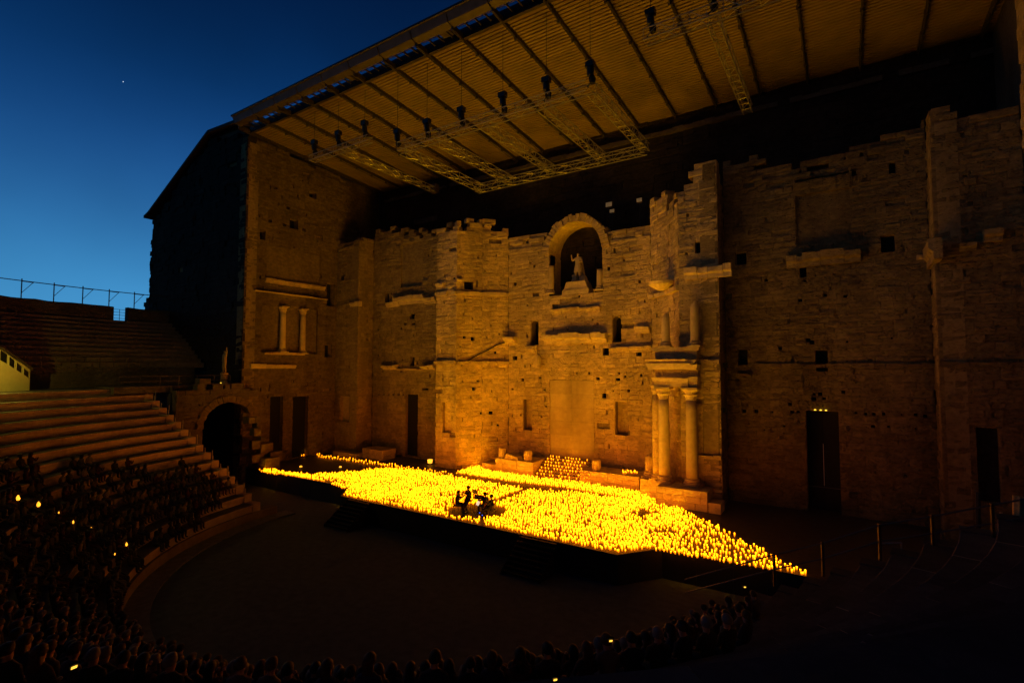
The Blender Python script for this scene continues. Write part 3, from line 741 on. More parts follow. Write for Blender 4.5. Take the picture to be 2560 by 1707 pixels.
broken_cornice(wS, 2322, 620, 2348, 646, .5, b7, m='limestone_half_shaded', seed=83, lmin=1.5, lmax=2)
MB().box(9.98, 40, YT+.3, 60, 0, 39.5).build('inner_mass', 'dark_stone', rwing)
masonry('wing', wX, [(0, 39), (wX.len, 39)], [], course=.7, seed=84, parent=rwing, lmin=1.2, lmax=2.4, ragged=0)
masonry('back', wB, [(0, 38.6), (wB.len, 38.6)], [], course=.75, seed=85, parent=backw, lmin=1.2, lmax=2.6, rough=.03, off_sd=.05, ragged=0, core_mat='dark_stone')
broken_strip(wB, 36.7, .35, .45, 'dark_stone', 'ledge_stone', backw, 86)
MB().box(-56, 9.5, YB+.3, YB+2, 0, 21).build('wall_base', 'dark_stone', backw)

# stones become objects: the 260 that show largest of each structure as single pieces, the rest joined
from collections import defaultdict
groups = defaultdict(list)
for b in BLOCKS: groups[b[0]].append(b)
OWN = {'facade': (facade, 200, 'limestone'), 'outer': (facade, 50, 'limestone_half_shaded'), 'outer_right': (facade, 50, 'limestone_shaded'), 'tower': (tower, 240, 'limestone_dark'), 'tower_front': (tower, 40, 'burnt_shaded_stone'), 'wing': (rwing, 0, 'limestone'), 'back': (backw, 120, 'burnt_shaded_stone')}  # darker stones put light falloff into side bays, tower front and back wall
for key, bl in groups.items():
    root, nind, m = OWN[key]
    def score(b):
        c = b[1].pt(b[2]+.4, b[3]+.25, 0)
        return px_size(c, 1)**2*b[7] if in_view(c) else 0
    # the scattering keeps single pieces spread over what shows
    bl.sort(key=score, reverse=True)
    for b in bl[:nind]:
        me = bpy.data.meshes.new('stone_block'); me.from_pydata(b[5], [], b[6]); me.materials.append(M[m])
        link('stone_block', me, root, b[1].pt(b[2], b[3], b[4]), b[1].rz)
    mb = MB()
    for b in bl[nind:]:
        o = b[1].pt(b[2], b[3], b[4]); t = b[1].t; nn = b[1].n
        mb.add([(o.x+t.x*x-nn.x*y, o.y+t.y*x-nn.y*y, o.z+z) for (x, y, z) in b[5]], b[6])
    if mb.v: tag(mb.build('stone_courses', m, root), kind='stuff')

# ================================================================== podiums, steps and columns on the stage
def ashlar(name, x0, x1, y0, y1, z0, z1, label, course=.48, seed=1, m='limestone_pale', parent=None, shear=0.):
    """a free-standing block podium laid of single stones"""
    rg = np.random.default_rng(seed); o = empty(name, ((x0+x1)/2, y0, z0))
    if label: tag(o, label, 'podium')
    ox, oy = (x0+x1)/2, y0
    MB().box(x0-ox+.09, x1-ox-.09, .09, y1-oy-.02, 0, z1-z0-.06).build('podium_core', 'mortar_core', o)
    nc = max(1, round((z1-z0)/course)); h = (z1-z0)/nc
    for side in range(3):
        w = (Wall((x0, y0), (x1, y0), z0), Wall((x1, y0), (x1, y1), z0), Wall((x0, y1), (x0, y0), z0))[side]
        for c in range(nc):
            a = -rg.uniform(0, .6)
            while a < w.len:
                l = rg.uniform(.7, 1.4); a0, a1 = max(0, a), min(a+l, w.len); a += l
                if a1-a0 < .2: continue
                vs, fs = block_geo(a1-a0-.014, h-.014, .3, .008, rg, .02)
                me = bpy.data.meshes.new('stone_block'); me.from_pydata(vs, [], fs); me.materials.append(M[m])
                p = w.pt(a0+.007, z0+h*c+.004, float(rg.normal(0, .01)))-Vector((ox, oy, z0)); link('stone_block', me, o, p, w.rz)
    MB().box(x0-ox+.1, x1-ox-.1, .1, y1-oy, z1-z0-.07, z1-z0-.005).build('top_slab', m, o)
    return o
SX0, SX1 = -27.1, -21.9
ashlar('stone_podium', -31.8, SX0, 45.5, 48.3, HS, 3.28, 'pale block podium left of the candle-lit steps, broken stones on top', seed=91)
ashlar('stone_podium', SX1, -16.0, 45.6, 48.3, HS, 3.1, 'pale block podium right of the candle-lit steps, candles at its right end', seed=92)
p = at_z(1190, 1170, HS); ashlar('stone_podium', -33.9, -31.9, 45.9, 47.2, HS, 2.5, 'low stone block against the left podium', seed=93, course=.7)
steps = empty('central_steps', ((SX0+SX1)/2, 45.5, HS)); tag(steps, 'flight of stone steps up to the central door panel, set with candles', 'steps')
NST = 7; STEP = []
for i in range(NST):
    y0 = 45.55+i*.42; z1 = HS+.235*(i+1); STEP.append((y0, z1)); x = SX0+.02
    while x < SX1-.03:
        l = min(random.uniform(1.2, 2.0), SX1-.02-x)
        if SX1-.02-(x+l) < .4: l = SX1-.02-x
        MB().box(x+.006-(SX0+SX1)/2, x+l-.006-(SX0+SX1)/2, y0-45.5, 48.35-45.5, z1-.235-HS, z1-HS+random.uniform(-.012, .006)).build('step_stone', 'limestone', steps); x += l
def boulder(name, prof, loc, label, cat, m='limestone_pale', tilt=(0, 0, 0), n=12, jit=.06):
    o = MB().lathe(prof, n, jit=jit).build(name, m, None, loc); o.rotation_euler = tilt; return tag(o, label, cat)
zt = 3.28
boulder('column_drum', [(.42, 0), (.44, .3), (.43, .9), (.40, 1.05)], at_y(1256, 1143, 46.1)*1, 'upright carved column drum on the left end of the left podium', 'drum')
boulder('column_stump', [(.36, 0), (.44, .2), (.44, .75), (.38, 1.0), (.2, 1.12)], at_y(1320, 1147, 46.1)*1, 'rounded pale stump on the left podium nearest the steps', 'stump')
boulder('column_stump', [(.40, 0), (.44, .2), (.42, .85), (.38, 1.0)], at_y(1491, 1166, 46.3)*1, 'pale cylindrical stump on the right podium beside the steps', 'stump')
sl = MB(); a = at_y(1284, 1143, 46.0); sl.hexa([Vector((x, y, z)) for z, k in ((0, 1), (.34, .72)) for x, y in ((-.95*k, -.4), (.85*k, -.4), (.95*k, .35), (-.85*k, .4))]); sl.v = [(x, y, z+(.22 if x < 0 else 0)*(z > .1)) for x, y, z in sl.v]
tag(sl.build('fallen_slab', 'limestone_pale', None, a), 'low fallen slab lying between drum and stump on the left podium', 'slab')
for o_ in bpy.data.objects:
    if o_.name.split('.')[0] in ('column_drum', 'column_stump', 'fallen_slab'): o_.location.z = 3.28 if o_.location.x < -25 else 3.1
ashlar('low_bench', -55.0, -50.6, 42.6, 43.6, HS, 2.35, 'low stone bench at the foot of the far left wall', seed=94, course=.6, m='limestone')
ashlar('low_bench', -50.4, -46.8, 43.4, 45.6, HS, 3.0, 'stepped stone base in front of the left door wall', seed=95, course=.6, m='limestone')

# column podium of the right pier
POD = 3.35
ashlar('column_podium', -13.3, -9.3, 42.0, 44.05, HS, POD, 'stepped block podium carrying the tall paired columns', seed=96, course=.5)
ashlar('column_podium', -15.3, -13.4, 43.9, 46.4, HS, POD, 'set-back podium block behind the tall columns with column stubs', seed=97, course=.5)
MB_ = ashlar('base_block', -9.2, -8.3, 41.9, 43.4, HS, 2.6, 'single weathered block at the right foot of the column podium', seed=98, course=.8)
def top_column(u, vb, ut, vt, r, label, **k):
    b = at_z(u, vb, POD); z2 = at_y(ut, vt, b.y).z; c = column('column', (b.x, b.y, POD), z2-POD, r, None, **k); tag(c, label, 'column'); return b
cl = top_column(1662, 1205, 1664, 966, .47, 'left of the two tall lit columns with carved capitals')
cr = top_column(1731, 1214, 1729, 968, .47, 'right of the two tall lit columns with carved capitals')
b = Vector((-13.9, 44.35, POD)); tag(column('column', (b.x, b.y, POD), 8.2, .40, None, m='limestone', cap=True), 'mottled rough column standing behind the left tall column', 'column')
b = Vector((-14.8, 45.0, POD)); tag(column('column', (b.x, b.y, POD), 1.9, .40, None, m='limestone', broken=True, cap=False), 'short broken column stub behind the mottled column', 'column')
ZE = at_y(1664, 966, cl.y).z
ent = empty('entablature', (-11.4, cl.y, ZE)); tag(ent, 'broken carved entablature resting on the tall paired columns', 'entablature')
exl, exr = cl.x-.75, cr.x+.6
def entpart(name, x0, x1, y0, y1, z0, z1, m, flare=0., jit=.03):
    J = lambda: random.uniform(-jit, jit)
    MB().hexa([Vector((x+J()+11.4, y+J()-cl.y, z+J()*.5)) for (z, f) in ((z0, 0), (z1, flare)) for (x, y) in ((x0-f, y0-f), (x1+f, y0-f), (x1+f, y1), (x0-f, y1))]).build(name, m, ent)
zz = 0
entpart('architrave', exl+.1, cr.x-.1, cl.y-.55, 44.2, zz, zz+.42, 'limestone_pale'); entpart('architrave', cr.x-.08, exr, cl.y-.5, 44.2, zz, zz+.46, 'limestone_pale')
entpart('architrave_band', exl, cr.x-.1, cl.y-.65, 44.2, zz+.43, zz+.75, 'limestone_pale', .06); entpart('architrave_band', cr.x-.05, exr+.05, cl.y-.62, 44.2, zz+.48, zz+.85, 'limestone_pale', .05)
entpart('frieze', exl+.15, exr, cl.y-.25, 44.2, zz+.8, zz+1.45, 'limestone')
entpart('cornice', exl-.3, cr.x+.05, cl.y-.75, 44.2, zz+1.45, zz+1.95, 'limestone_pale', .18, .05); entpart('cornice', cr.x+.08, exr, cl.y-.7, 44.2, zz+1.42, zz+1.85, 'limestone_pale', .15, .05)
entpart('cornice_top', exl-.45, cr.x-.3, cl.y-.75, 44.2, zz+1.97, zz+2.3, 'limestone_pale', .12, .06); entpart('cornice_top', cr.x-.27, exr-.1, cl.y-.7, 44.2, zz+1.95, zz+2.25, 'limestone_pale', .1, .06)
for k in range(22):
    x = exl-.2+(exr-exl)*k/22; MB().box(x+11.4, x+.1+11.4, -.85, -.7, zz+1.75, zz+1.9).build('dentil', 'limestone_pale', ent)
ZU = ZE+2.3; zup = at_y(1700, 868, cl.y).z
entpart('upper_pedestal', exl+.15, exr, cl.y-.3, 44.2, ZU-ZE-.02, zup-ZE-.3, 'limestone'); entpart('upper_slab', exl-.1, exr+.15, cl.y-.42, 44.2, zup-ZE-.3, zup-ZE, 'limestone_pale', .05)
for (u, vt, lb) in ((1665, 787, 'shorter broken upper column above the left tall column'), (1738, 756, 'taller broken upper column above the right tall column')):
    b = at_y(u, 866, cl.y); z2 = at_y(u, vt, cl.y).z; tag(column('column', (b.x, cl.y-.04, zup), z2-zup, .36, None, broken=True, cap=False, slant=.25), lb, 'column')
# bowl-like capital fragment high on the curved pier
p = at_y(1655, 712, 45.6); boulder('carved_fragment', [(.3, -.5), (.7, -.3), (1.15, 0), (1.2, .25), (.9, .35)], p, 'bowl-shaped carved fragment jutting from the right curved pier', 'fragment', n=16)

# ================================================================== canopy roof and rigging
roof = empty('canopy_roof', (0, 0, 0)); tag(roof, 'broad sloping corrugated canopy roof on dark ribs over the stage', 'roof')
RX = [-56.2+3.855*k for k in range(21)]
zc = lambda y: ZR0+(ZR1-ZR0)*(y-YT)/(YB-YT)
for i in range(len(RX)-1):
    x0, x1 = RX[i]+.02, RX[i+1]-.02; mb = MB(); vs = []; fs = []; n = 66
    pit_ = (YB+.9-YT)/58
    for j in range(58):
        y = YT+.05+pit_*j
        for (yy, up_) in ((y, 0), (y+pit_*.72, 0), (y+pit_*.72, .16), (y+pit_, .16)): vs += [(x0, yy, zc(yy)+.12+up_), (x1, yy, zc(yy)+.12+up_)]
    fs = [(2*j, 2*j+1, 2*j+3, 2*j+2) for j in range(len(vs)//2-1)]
    mb.add(vs, fs); mb.build('ceiling_panel', 'roof_sheet', roof)
    MB().hexa([Vector(p) for p in ((x0-.05, 28.8, ZR0+.75), (x1+.05, 28.8, ZR0+.75), (x1+.05, YB, zc(YB)+.75), (x0-.05, YB, zc(YB)+.75), (x0-.05, 28.8, ZR0+.95), (x1+.05, 28.8, ZR0+.95), (x1+.05, YB, zc(YB)+.95), (x0-.05, YB, zc(YB)+.95))]).build('top_deck', 'fascia_metal', roof) if False else None
for x in RX:
    mb = MB(); w_ = .085
    mb.hexa([Vector(p) for p in ((x-w_, 30.2, ZR0-.1), (x+w_, 30.2, ZR0-.1), (x+w_, YB-.1, zc(YB)-.2), (x-w_, YB-.1, zc(YB)-.2), (x-w_, 30.2, ZR0+.35), (x+w_, 30.2, ZR0+.35), (x+w_, YB-.1, zc(YB)+.17), (x-w_, YB-.1, zc(YB)+.17))])
    r_ = mb.build('rib', 'rib_steel', roof)
    MB().rod((x, 30.2, ZR0-.2), (x, YB-.2, zc(YB)-.42), .035, 5).build('tie_rod', 'rib_steel', r_)
    for yy in (33.5, 36, 38.5, 41, 43.5, 46, 48.5):
        MB().box(x-.13, x+.13, yy-.05, yy+.05, zc(yy)-.42, zc(yy)-.1).build('bracket', 'rib_steel', r_)
# front: edge gutter, open catwalk gap and the outer fascia in panels
MB().box(RX[0], RX[-1], YT-.18, YT+.12, ZR0-.12, ZR0+.75).build('edge_girder', 'rib_steel', roof)
for i in range(len(RX)-1):
    x0, x1 = RX[i]+.06, RX[i+1]-.06
    MB().hexa([Vector(p) for p in ((x0, 29.7, ZR0+.25), (x1, 29.7, ZR0+.25), (x1, 30.35, ZR0+.1), (x0, 30.35, ZR0+.1), (x0, 29.45, ZR0+.85), (x1, 29.45, ZR0+.85), (x1, 30.35, ZR0+.7), (x0, 30.35, ZR0+.7))]).build('fascia_panel', 'fascia_metal', roof)
    for xx in (x0+.9, x0+1.85, x0+2.8):
        MB().box(xx-.04, xx+.04, 30.3, YT-.1, ZR0+.25, ZR0+.4).build('catwalk_bar', 'rib_steel', roof)
    MB().rod((x0, 30.9, ZR0+.5), (x1, 30.9, ZR0+.5), .035, 5).build('catwalk_rail', 'rib_steel', roof)
    if i % 3 == 1: MB().box(x0+2.0, x0+3.0, 30.5, YT-.3, ZR0+.42, ZR0+.6).build('catwalk_plate', 'fascia_metal', roof)
MB().box(RX[0], RX[-1], 29.3, 30.2, ZR0+.87, ZR0+1.05).build('fascia_cap', 'rib_steel', roof)

def truss(a, b, w, h, parent, name='truss_beam', bay_=1.0, r=.045, rd=.022):
    """four-chord box truss between two points, chords in one part and each lacing face with it"""
    a = Vector(a); b = Vector(b); d = b-a; L = d.length; d.normalize(); sd = d.cross(Vector((0, 0, 1))).normalized(); n = max(2, round(L/bay_))
    t = empty(name, (0, 0, 0), 0, parent)
    cs = [(sd*w/2, 0), (sd*-w/2, 0), (sd*w/2, h), (sd*-w/2, h)]
    for (o, z) in cs: MB().rod(a+o+Vector((0, 0, z)), b+o+Vector((0, 0, z)), r, 6).build('chord', 'truss_metal', t)
    lc = MB()
    for i in range(n):
        p = a+d*(L*i/n); q = a+d*(L*(i+1)/n); Z = Vector((0, 0, h)); s1 = sd*w/2; s2 = -s1
        if i % 2: p, q = q, p
        lc.rod(p+s1, q+s1+Z, rd, 4, cap=False); lc.rod(p+s2, q+s2+Z, rd, 4, cap=False); lc.rod(p+s1, q+s2, rd, 4, cap=False); lc.rod(p+s1+Z, q+s2+Z, rd, 4, cap=False)
        e = a+d*(L*i/n); lc.rod(e+s1, e+s2, rd, 4, cap=False); lc.rod(e+s1, e+s1+Z, rd, 4, cap=False)
    lc.build('lacing', 'truss_metal', t)
    return t
YTF = 32.7
f0 = at_y(1000, 384, YTF); f1 = at_y(1470, 226, YTF); zt_ = (f0.z+f1.z)/2
gb0 = at_z(1195, 482, zt_); gb1 = at_z(1625, 380, zt_); ytb = (gb0.y+gb1.y)/2
rig = empty('truss_frame', (0, 0, 0)); tag(rig, 'large rectangular lighting truss frame hung under the middle of the canopy', 'truss')
truss((f0.x, YTF, zt_), (f1.x, YTF, zt_), .75, .75, rig)
truss((gb0.x, ytb, zt_), (f1.x, ytb, zt_), .75, .75, rig)
xs_ = [at_z(u, v, zt_).x for u, v in ((1005, 384), (1075, 356), (1205, 318), (1345, 268), (1470, 226))]
for x in (xs_[0], xs_[1]+.3, xs_[2], xs_[3], xs_[4]): truss((x, YTF+.4, zt_), (x, ytb-.4, zt_), .7, .7, rig)
# left small rig
a_ = at_y(780, 405, YTF); b_ = at_y(925, 352, YTF); zl = (a_.z+b_.z)/2; c_ = at_z(1080, 480, zl)
rig2 = empty('truss_frame', (0, 0, 0)); tag(rig2, 'small T-shaped lighting truss hung near the left tower', 'truss')
truss((a_.x, YTF, zl), (b_.x, YTF, zl), .7, .5, rig2); truss(((a_.x+b_.x)/2, YTF+.4, zl), ((a_.x+b_.x)/2, c_.y, zl), .7, .5, rig2)
MB().box((a_.x+b_.x)/2-.5, (a_.x+b_.x)/2+.5, c_.y-.2, c_.y+.5, zl-.1, zl+.9).build('end_box', 'fascia_metal', rig2)
# right rig
a_ = at_y(1613, 108, YTF); zr = a_.z; e_ = at_z(1870, 285, zr); xj = at_z(1815, 45, zr).x
rig3 = empty('truss_frame', (0, 0, 0)); tag(rig3, 'right lighting truss with one long arm, under the dark end of the canopy', 'truss')
truss((a_.x, YTF, zr), (a_.x+18, YTF, zr), .75, .75, rig3); truss((e_.x, YTF+.4, zr), (e_.x, e_.y, zr), .7, .7, rig3)
# chain hoists
def hoist(x, y, ztop, zbot, label):
    o = empty('chain_hoist', (x, y, zbot)); tag(o, label, 'hoist', 'chain hoists carrying the trusses')
    MB().rod((0, 0, 1.5), (0, 0, ztop-zbot), .022, 5).build('chain', 'black_metal', o)
    b = MB(); b.lathe([(.10, .45), (.24, .55), (.26, 1.0), (.2, 1.15), (.12, 1.2)], 10); b.box(-.32, .30, -.22, .22, 1.15, 1.55); b.build('motor', 'black_metal', o)
    k = MB(); k.lathe([(.10, 0), (.2, -.08), (.26, .25), (.14, .5)], 8, (.12, .05, .05)); k.build('chain_bag', 'black_cloth', o)
    s_ = MB()
    for i in range(6): s_.rod((.28*math.sin(i*.9), .1, .5-.12*i), (.28*math.sin(i*.9+.9), .1, .38-.12*i), .035, 4)
    s_.build('cable_loop', 'black_metal', o)
HL = [((785, 378), zl, 'leftmost'), ((845, 355), zl, 'second from the left'), ((911, 328), zl, 'third from the left'), ((993, 345), zt_, 'fourth from the left'), ((1067, 315), zt_, 'fifth from the left'), ((1153, 288), zt_, 'sixth from the left'), ((1257, 250), zt_, 'seventh from the left'), ((1366, 205), zt_, 'eighth from the left'), ((1476, 165), zt_, 'ninth from the left'), ((1627, 65), zr, 'tenth from the left'), ((1780, 10), zr, 'rightmost')]
for ((u, v), z, nm) in HL:
    x = at_y(u, v+20, YTF).x; hoist(x, YTF, ZR0+.1, z+.6, nm+' black chain hoist above the lighting trusses')

# small floodlights on the gallery behind the facade top; front glow stands for candlelight
def flood(u, v, y, s_, label, m='lens_painted_glow', face=None):
    p = at_y(u, v, y); o = empty('spotlight', p); tag(o, label, 'spotlight')
    MB().box(-s_*.5, s_*.5, -.1, .25, -s_*.35, s_*.35).build('housing', 'fascia_metal', o)
    MB().box(-s_*.45, s_*.45, -.12, -.10, -s_*.3, s_*.3).build('lens', m, o)
    MB().rod((0, .1, -s_*.35), (0, .1, -2.6), .05, 6).build('stand', 'black_metal', o)
flood(1523, 512, 50.0, .75, 'pale boxy spotlight right above the niche arch, higher of two'); flood(1531, 528, 50.0, .55, 'pale boxy spotlight right above the niche arch, lower of two')
flood(1599, 501, 49.6, .6, 'lone spotlight on a stand left of the right curved pier'); flood(864, 579, 49.5, .8, 'spotlight beside the left tower, its front given a glow for candlelight', 'lamp_glow'); flood(842, 618, 44.6, .5, 'small spotlight on top of the far left wall', 'paper'); flood(896, 597, 45.5, .6, 'dull boxy spotlight on the far left wall top', 'fascia_metal')
# uplighter at the foot of the left pier
p = at_z(1075, 1160, HS); o = empty('floor_lamp', (p.x, p.y, HS)); tag(o, 'bright boxy floor uplighter at the foot of the left pier', 'lamp')
MB().box(-.28, .28, -.25, .25, 0, .12).build('lamp_foot', 'black_metal', o); MB().hexa([Vector((x*k, y*k, z)) for z, k in ((.12, .17), (.55, .22)) for x, y in ((-1, -1), (1, -1), (1, 1), (-1, 1))]).build('lamp_body', 'lamp_glow', o)
for (u, v, lb) in ((752, 1169, 'left of two lone floor lights on the bare left stage'), (851, 1170, 'right of two lone floor lights on the bare left stage')):
    p = at_z(u, v, HS); o = empty('floor_light', (p.x, p.y, HS)); tag(o, lb, 'lamp')
    MB().lathe([(.2, 0), (.2, .06), (.16, .1)], 10).build('lamp_foot', 'black_metal', o); MB().lathe([(.15, .1), (.13, .2), (.03, .24)], 10).build('lamp_body', 'lamp_glow', o)
# right door: dark leaves with a pale bar painted for the light slit, three little lamps on the lintel
dw = empty('stage_door', wR.pt((DR[0]+DR[1])/2, HS, -1.0)); tag(dw, 'tall black double door in the right half of the facade', 'door'); dw.rotation_euler.z = wR.rz
hw_ = (DR[1]-DR[0])/2; hh_ = DR[3]-HS
for sx in (-1, 1):
    MB().box(min(sx*.02, sx*hw_), max(sx*.02, sx*hw_), 0, .1, .02, hh_).build('door_leaf', 'black_skirt', dw)
MB().box(-.02, .02, .02, .04, 1.9, 5.2).build('slit', 'paper', dw); MB().box(-hw_, hw_, -.06, 0, 1.75, 1.8).build('cross_bar', 'rail_metal', dw)
for i, (u, nm) in enumerate(((2038, 'left'), (2052, 'middle'), (2065, 'right'))):
    a, z = wR.sz(u, 1024); p = wR.pt(a, DR[3]+.01, .0); o = empty('lintel_lamp', p+Vector((0, -.15, 0))); tag(o, nm+' of three tiny lamps on the lintel of the tall black door', 'lamp')
    MB().box(-.1, .1, -.05, .2, -.0, .05).build('lamp_foot', 'black_metal', o); MB().lathe([(.09, .05), (.07, .11), (.02, .14)], 8).build('lamp_body', 'lamp_glow_yellow', o)

# ================================================================== passage arch, terrace, booth and rails
arch = empty('passage_arch', (-55, 29.2, 0)); tag(arch, 'ruined stone arch over the dark side passage left of the stage', 'arch'); arch.location = (0, 0, 0)
XA = -55.0; wArch = Wall((XA, 24.2), (XA, 33.4), 0)
ac, ar, asp = 29.35-24.2, 2.6, 6.7
oA = [('arch', ac-ar, ac+ar+.4, 0.0, asp), ('rect', ac, ac+ar+1.5, 0, 3.6), ('rect', ac, ac+ar+1.0, 3.6, 5.6), ('rect', ac, ac+ar+.6, 5.6, 6.8)]
BLOCKS.clear()
masonry('arch', wArch, [(0, 11.3), (6.9, 11.3), (7.2, 9.0), (7.8, 8.0), (8.4, 6.0), (9.2, 4.6)], oA, course=.55, seed=101, parent=arch, ragged=.5, core_t=1.2, core_mat='dark_stone')
for b in BLOCKS:
    me = bpy.data.meshes.new('stone_block'); me.from_pydata(b[5], [], b[6]); me.materials.append(M['dark_stone']); link('stone_block', me, arch, b[1].pt(b[2], b[3], b[4]), b[1].rz)
nv = 19
for i in range(nv):
    t0 = math.pi*(i+.05)/nv; t1 = math.pi*(i+.95)/nv
    if i > nv-4: continue
    ps = []
    for d in (-1.0, random.uniform(.06, .2)):
        ps += [wArch.pt(ac-math.cos(t)*rr, asp+math.sin(t)*rr, d) for (t, rr) in ((t0, ar-.02), (t1, ar-.02), (t1, ar+random.uniform(.6, .75)), (t0, ar+.65))]
    MB().hexa(ps).build('voussoir', 'limestone_dark', arch)
MB().box(-66, XA-.9, 24.2, 24.4, 0, 11).build('passage_wall', 'dark_stone', arch); MB().box(-66, XA-.9, 24.4, 33, 9.7, 10.4).build('passage_vault', 'dark_stone', arch); MB().box(-66.4, -66, 24.2, 33, 0, 10).build('passage_end', 'dark_void', arch)
MB().box(-79, XA-1.25, 19.5, YT-.1, 10.5, 11.15).build('terrace_slab', 'dark_stone', arch)
for k, (u, v, w_, h_) in enumerate(((640, 1112, .9, .9), (668, 1120, 1.5, 1.1), (650, 1145, 1.7, .8), (690, 1140, 1.3, 1.0), (645, 1080, .8, .8), (632, 1050, .8, .7))):
    p = at_x(u, v, -54.6+.25*k); vs, fs = block_geo(w_, h_, .9, .04, rng, .06)
    me = bpy.data.meshes.new('stone_block'); me.from_pydata(vs, [], fs); me.materials.append(M['limestone_dark']); link('stone_block', me, arch, p-Vector((0, w_/2, h_/2)), math.pi/2+.2*(k % 3-1))
MB().box(-56.6, -53.2, 32.5, 34.2, 0, 3.0).build('stump_base', 'limestone_dark', arch)
# broken masonry between tiers and arch
wSp = Wall((-53.0, 24.6), (XA, 24.6), 0); rub = empty('broken_wall', (0, 0, 0)); tag(rub, 'crumbling dark masonry pier between the seat ends and the passage arch', 'wall')
for k in range(26):
    x = random.uniform(-61, -54); z = max(.4, 10.3-(x+61)*1.1+random.uniform(-1.6, .2)); s_ = random.uniform(.5, 1.1); vs, fs = block_geo(s_, s_*.7, .8, .05, rng, .08)
    me = bpy.data.meshes.new('stone_block'); me.from_pydata(vs, [], fs); me.materials.append(M['dark_stone']); link('stone_block', me, rub, (x, 23.8+random.uniform(-.3, .3), z), random.uniform(-.2, .9))
MB().hexa([Vector(p) for p in ((-62, 24, 0), (-55.4, 24, 0), (-55.4, 24.8, 0), (-62, 24.8, 0), (-62, 24, 10.4), (-55.4, 24, 5.2), (-55.4, 24.8, 5.2), (-62, 24.8, 10.4))]).build('pier_core', 'dark_stone', rub)
# terrace rail and the little statue on its pedestal
tr = empty('terrace_rail', (0, 0, 0)); tag(tr, 'thin lit rail on the terrace above the passage arch', 'railing')
for hh in (.45, .95): MB().rod((XA-1.6, 20.0, 11.15+hh), (XA-1.6, 30.3, 11.15+hh), .03, 5).build('rail', 'rail_metal', tr)
for k in range(7): MB().rod((XA-1.6, 20.0+k*1.71, 11.15), (XA-1.6, 20.0+k*1.71, 12.12), .03, 5).build('post', 'rail_metal', tr)

# ------------------------------------------------------------------ figures
def skin_body(name, J, E, mats, root, faces=None, sub=2):
    """J: joint -> (xyz, radius); E: edges; grown as one continuous skin"""
    names = list(J); idx = {n: i for i, n in enumerate(names)}
    me = bpy.data.meshes.new(name+'_rig'); me.from_pydata([J[n][0] for n in names], [(idx[a], idx[b]) for a, b in E], []); me.update()
    o = bpy.data.objects.new(name+'_rig', me); COL.objects.link(o)
    sk = o.modifiers.new('skin', 'SKIN'); sk.use_smooth_shade = True; sk.branch_smoothing = .3
    if not me.skin_vertices: me.skin_vertices.new() if hasattr(me.skin_vertices, 'new') else None
    sv = me.skin_vertices[0].data
    for n in names:
        r = J[n][1]; sv[idx[n]].radius = r if isinstance(r, tuple) else (r, r); sv[idx[n]].use_root = (n == root)
    sb = o.modifiers.new('sub', 'SUBSURF'); sb.levels = sub; sb.render_levels = sub
    dg = bpy.context.evaluated_depsgraph_get(); ev = o.evaluated_get(dg)
    out = bpy.data.meshes.new_from_object(ev); out.name = name
    bpy.data.objects.remove(o); bpy.data.meshes.remove(me)
    out.materials.clear()
    for m in mats: out.materials.append(M[m])
    skinpts = [(Vector(J[n][0]), rr) for n, rr in (faces or [])]
    for p in out.polygons:
        p.use_smooth = True; p.material_index = 0
        for c, rr in skinpts:
            if (p.center-c).length < rr: p.material_index = 1; break
    return out
EDG = [('pelvis', 'spine'), ('spine', 'chest'), ('chest', 'neck'), ('neck', 'jaw'), ('jaw', 'crown')]
for s_ in 'LR': EDG += [('chest', 'sh'+s_), ('sh'+s_, 'el'+s_), ('el'+s_, 'wr'+s_), ('wr'+s_, 'ha'+s_), ('pelvis', 'hi'+s_), ('hi'+s_, 'kn'+s_), ('kn'+s_, 'an'+s_), ('an'+s_, 'to'+s_)]
def pose(sit=.46, lean=.0, arms='lap', knee=.0, head=(0, 0), slim=1.):
    """a figure facing +Y, seat at height sit"""
    h = sit+.10; y = lambda z: lean*z
    J = {'pelvis': ((0, 0, h), (.20*slim, .165)), 'spine': ((0, .02+lean*.2, h+.22), (.185*slim, .14)), 'chest': ((0, .02+lean*.45, h+.42), (.21*slim, .15)),
         'neck': ((0, .025+lean*.6, h+.56), .066), 'jaw': ((head[0]*.5, .045+lean*.68+head[1]*.5, h+.625), (.082, .09)), 'crown': ((head[0], .04+lean*.72+head[1], h+.735), (.096, .108))}
    for s_, k in (('L', -1), ('R', 1)):
        J['sh'+s_] = ((k*.19*slim, .02+lean*.5, h+.45), .088)
        J['hi'+s_] = ((k*.10, .08, h-.01), .115)
        J['kn'+s_] = ((k*(.13+knee), .46, sit+.05), .08); J['an'+s_] = ((k*(.12+knee*.8), .44, .09), .058); J['to'+s_] = ((k*(.14+knee*.8), .60, .045), .038)
        if arms == 'lap':
            J['el'+s_] = ((k*.25, .06, h+.22), .048); J['wr'+s_] = ((k*.12, .28, h+.11), .035); J['ha'+s_] = ((k*.06, .36, h+.09), .038)
        elif arms == 'phone':
            J['el'+s_] = ((k*.22, .2, h+.25), .048); J['wr'+s_] = ((k*.10, .40, h+.45), .034); J['ha'+s_] = ((k*.05, .43, h+.53), .036)
        elif arms == 'side':
            J['el'+s_] = ((k*.28, -.02, h+.2), .048); J['wr'+s_] = ((k*.24, .2, h+.06), .035); J['ha'+s_] = ((k*.2, .3, h+.03), .038)
    return J
SK = [('crown', .135), ('jaw', .11), ('haL', .085), ('haR', .085), ('neck', .06)]
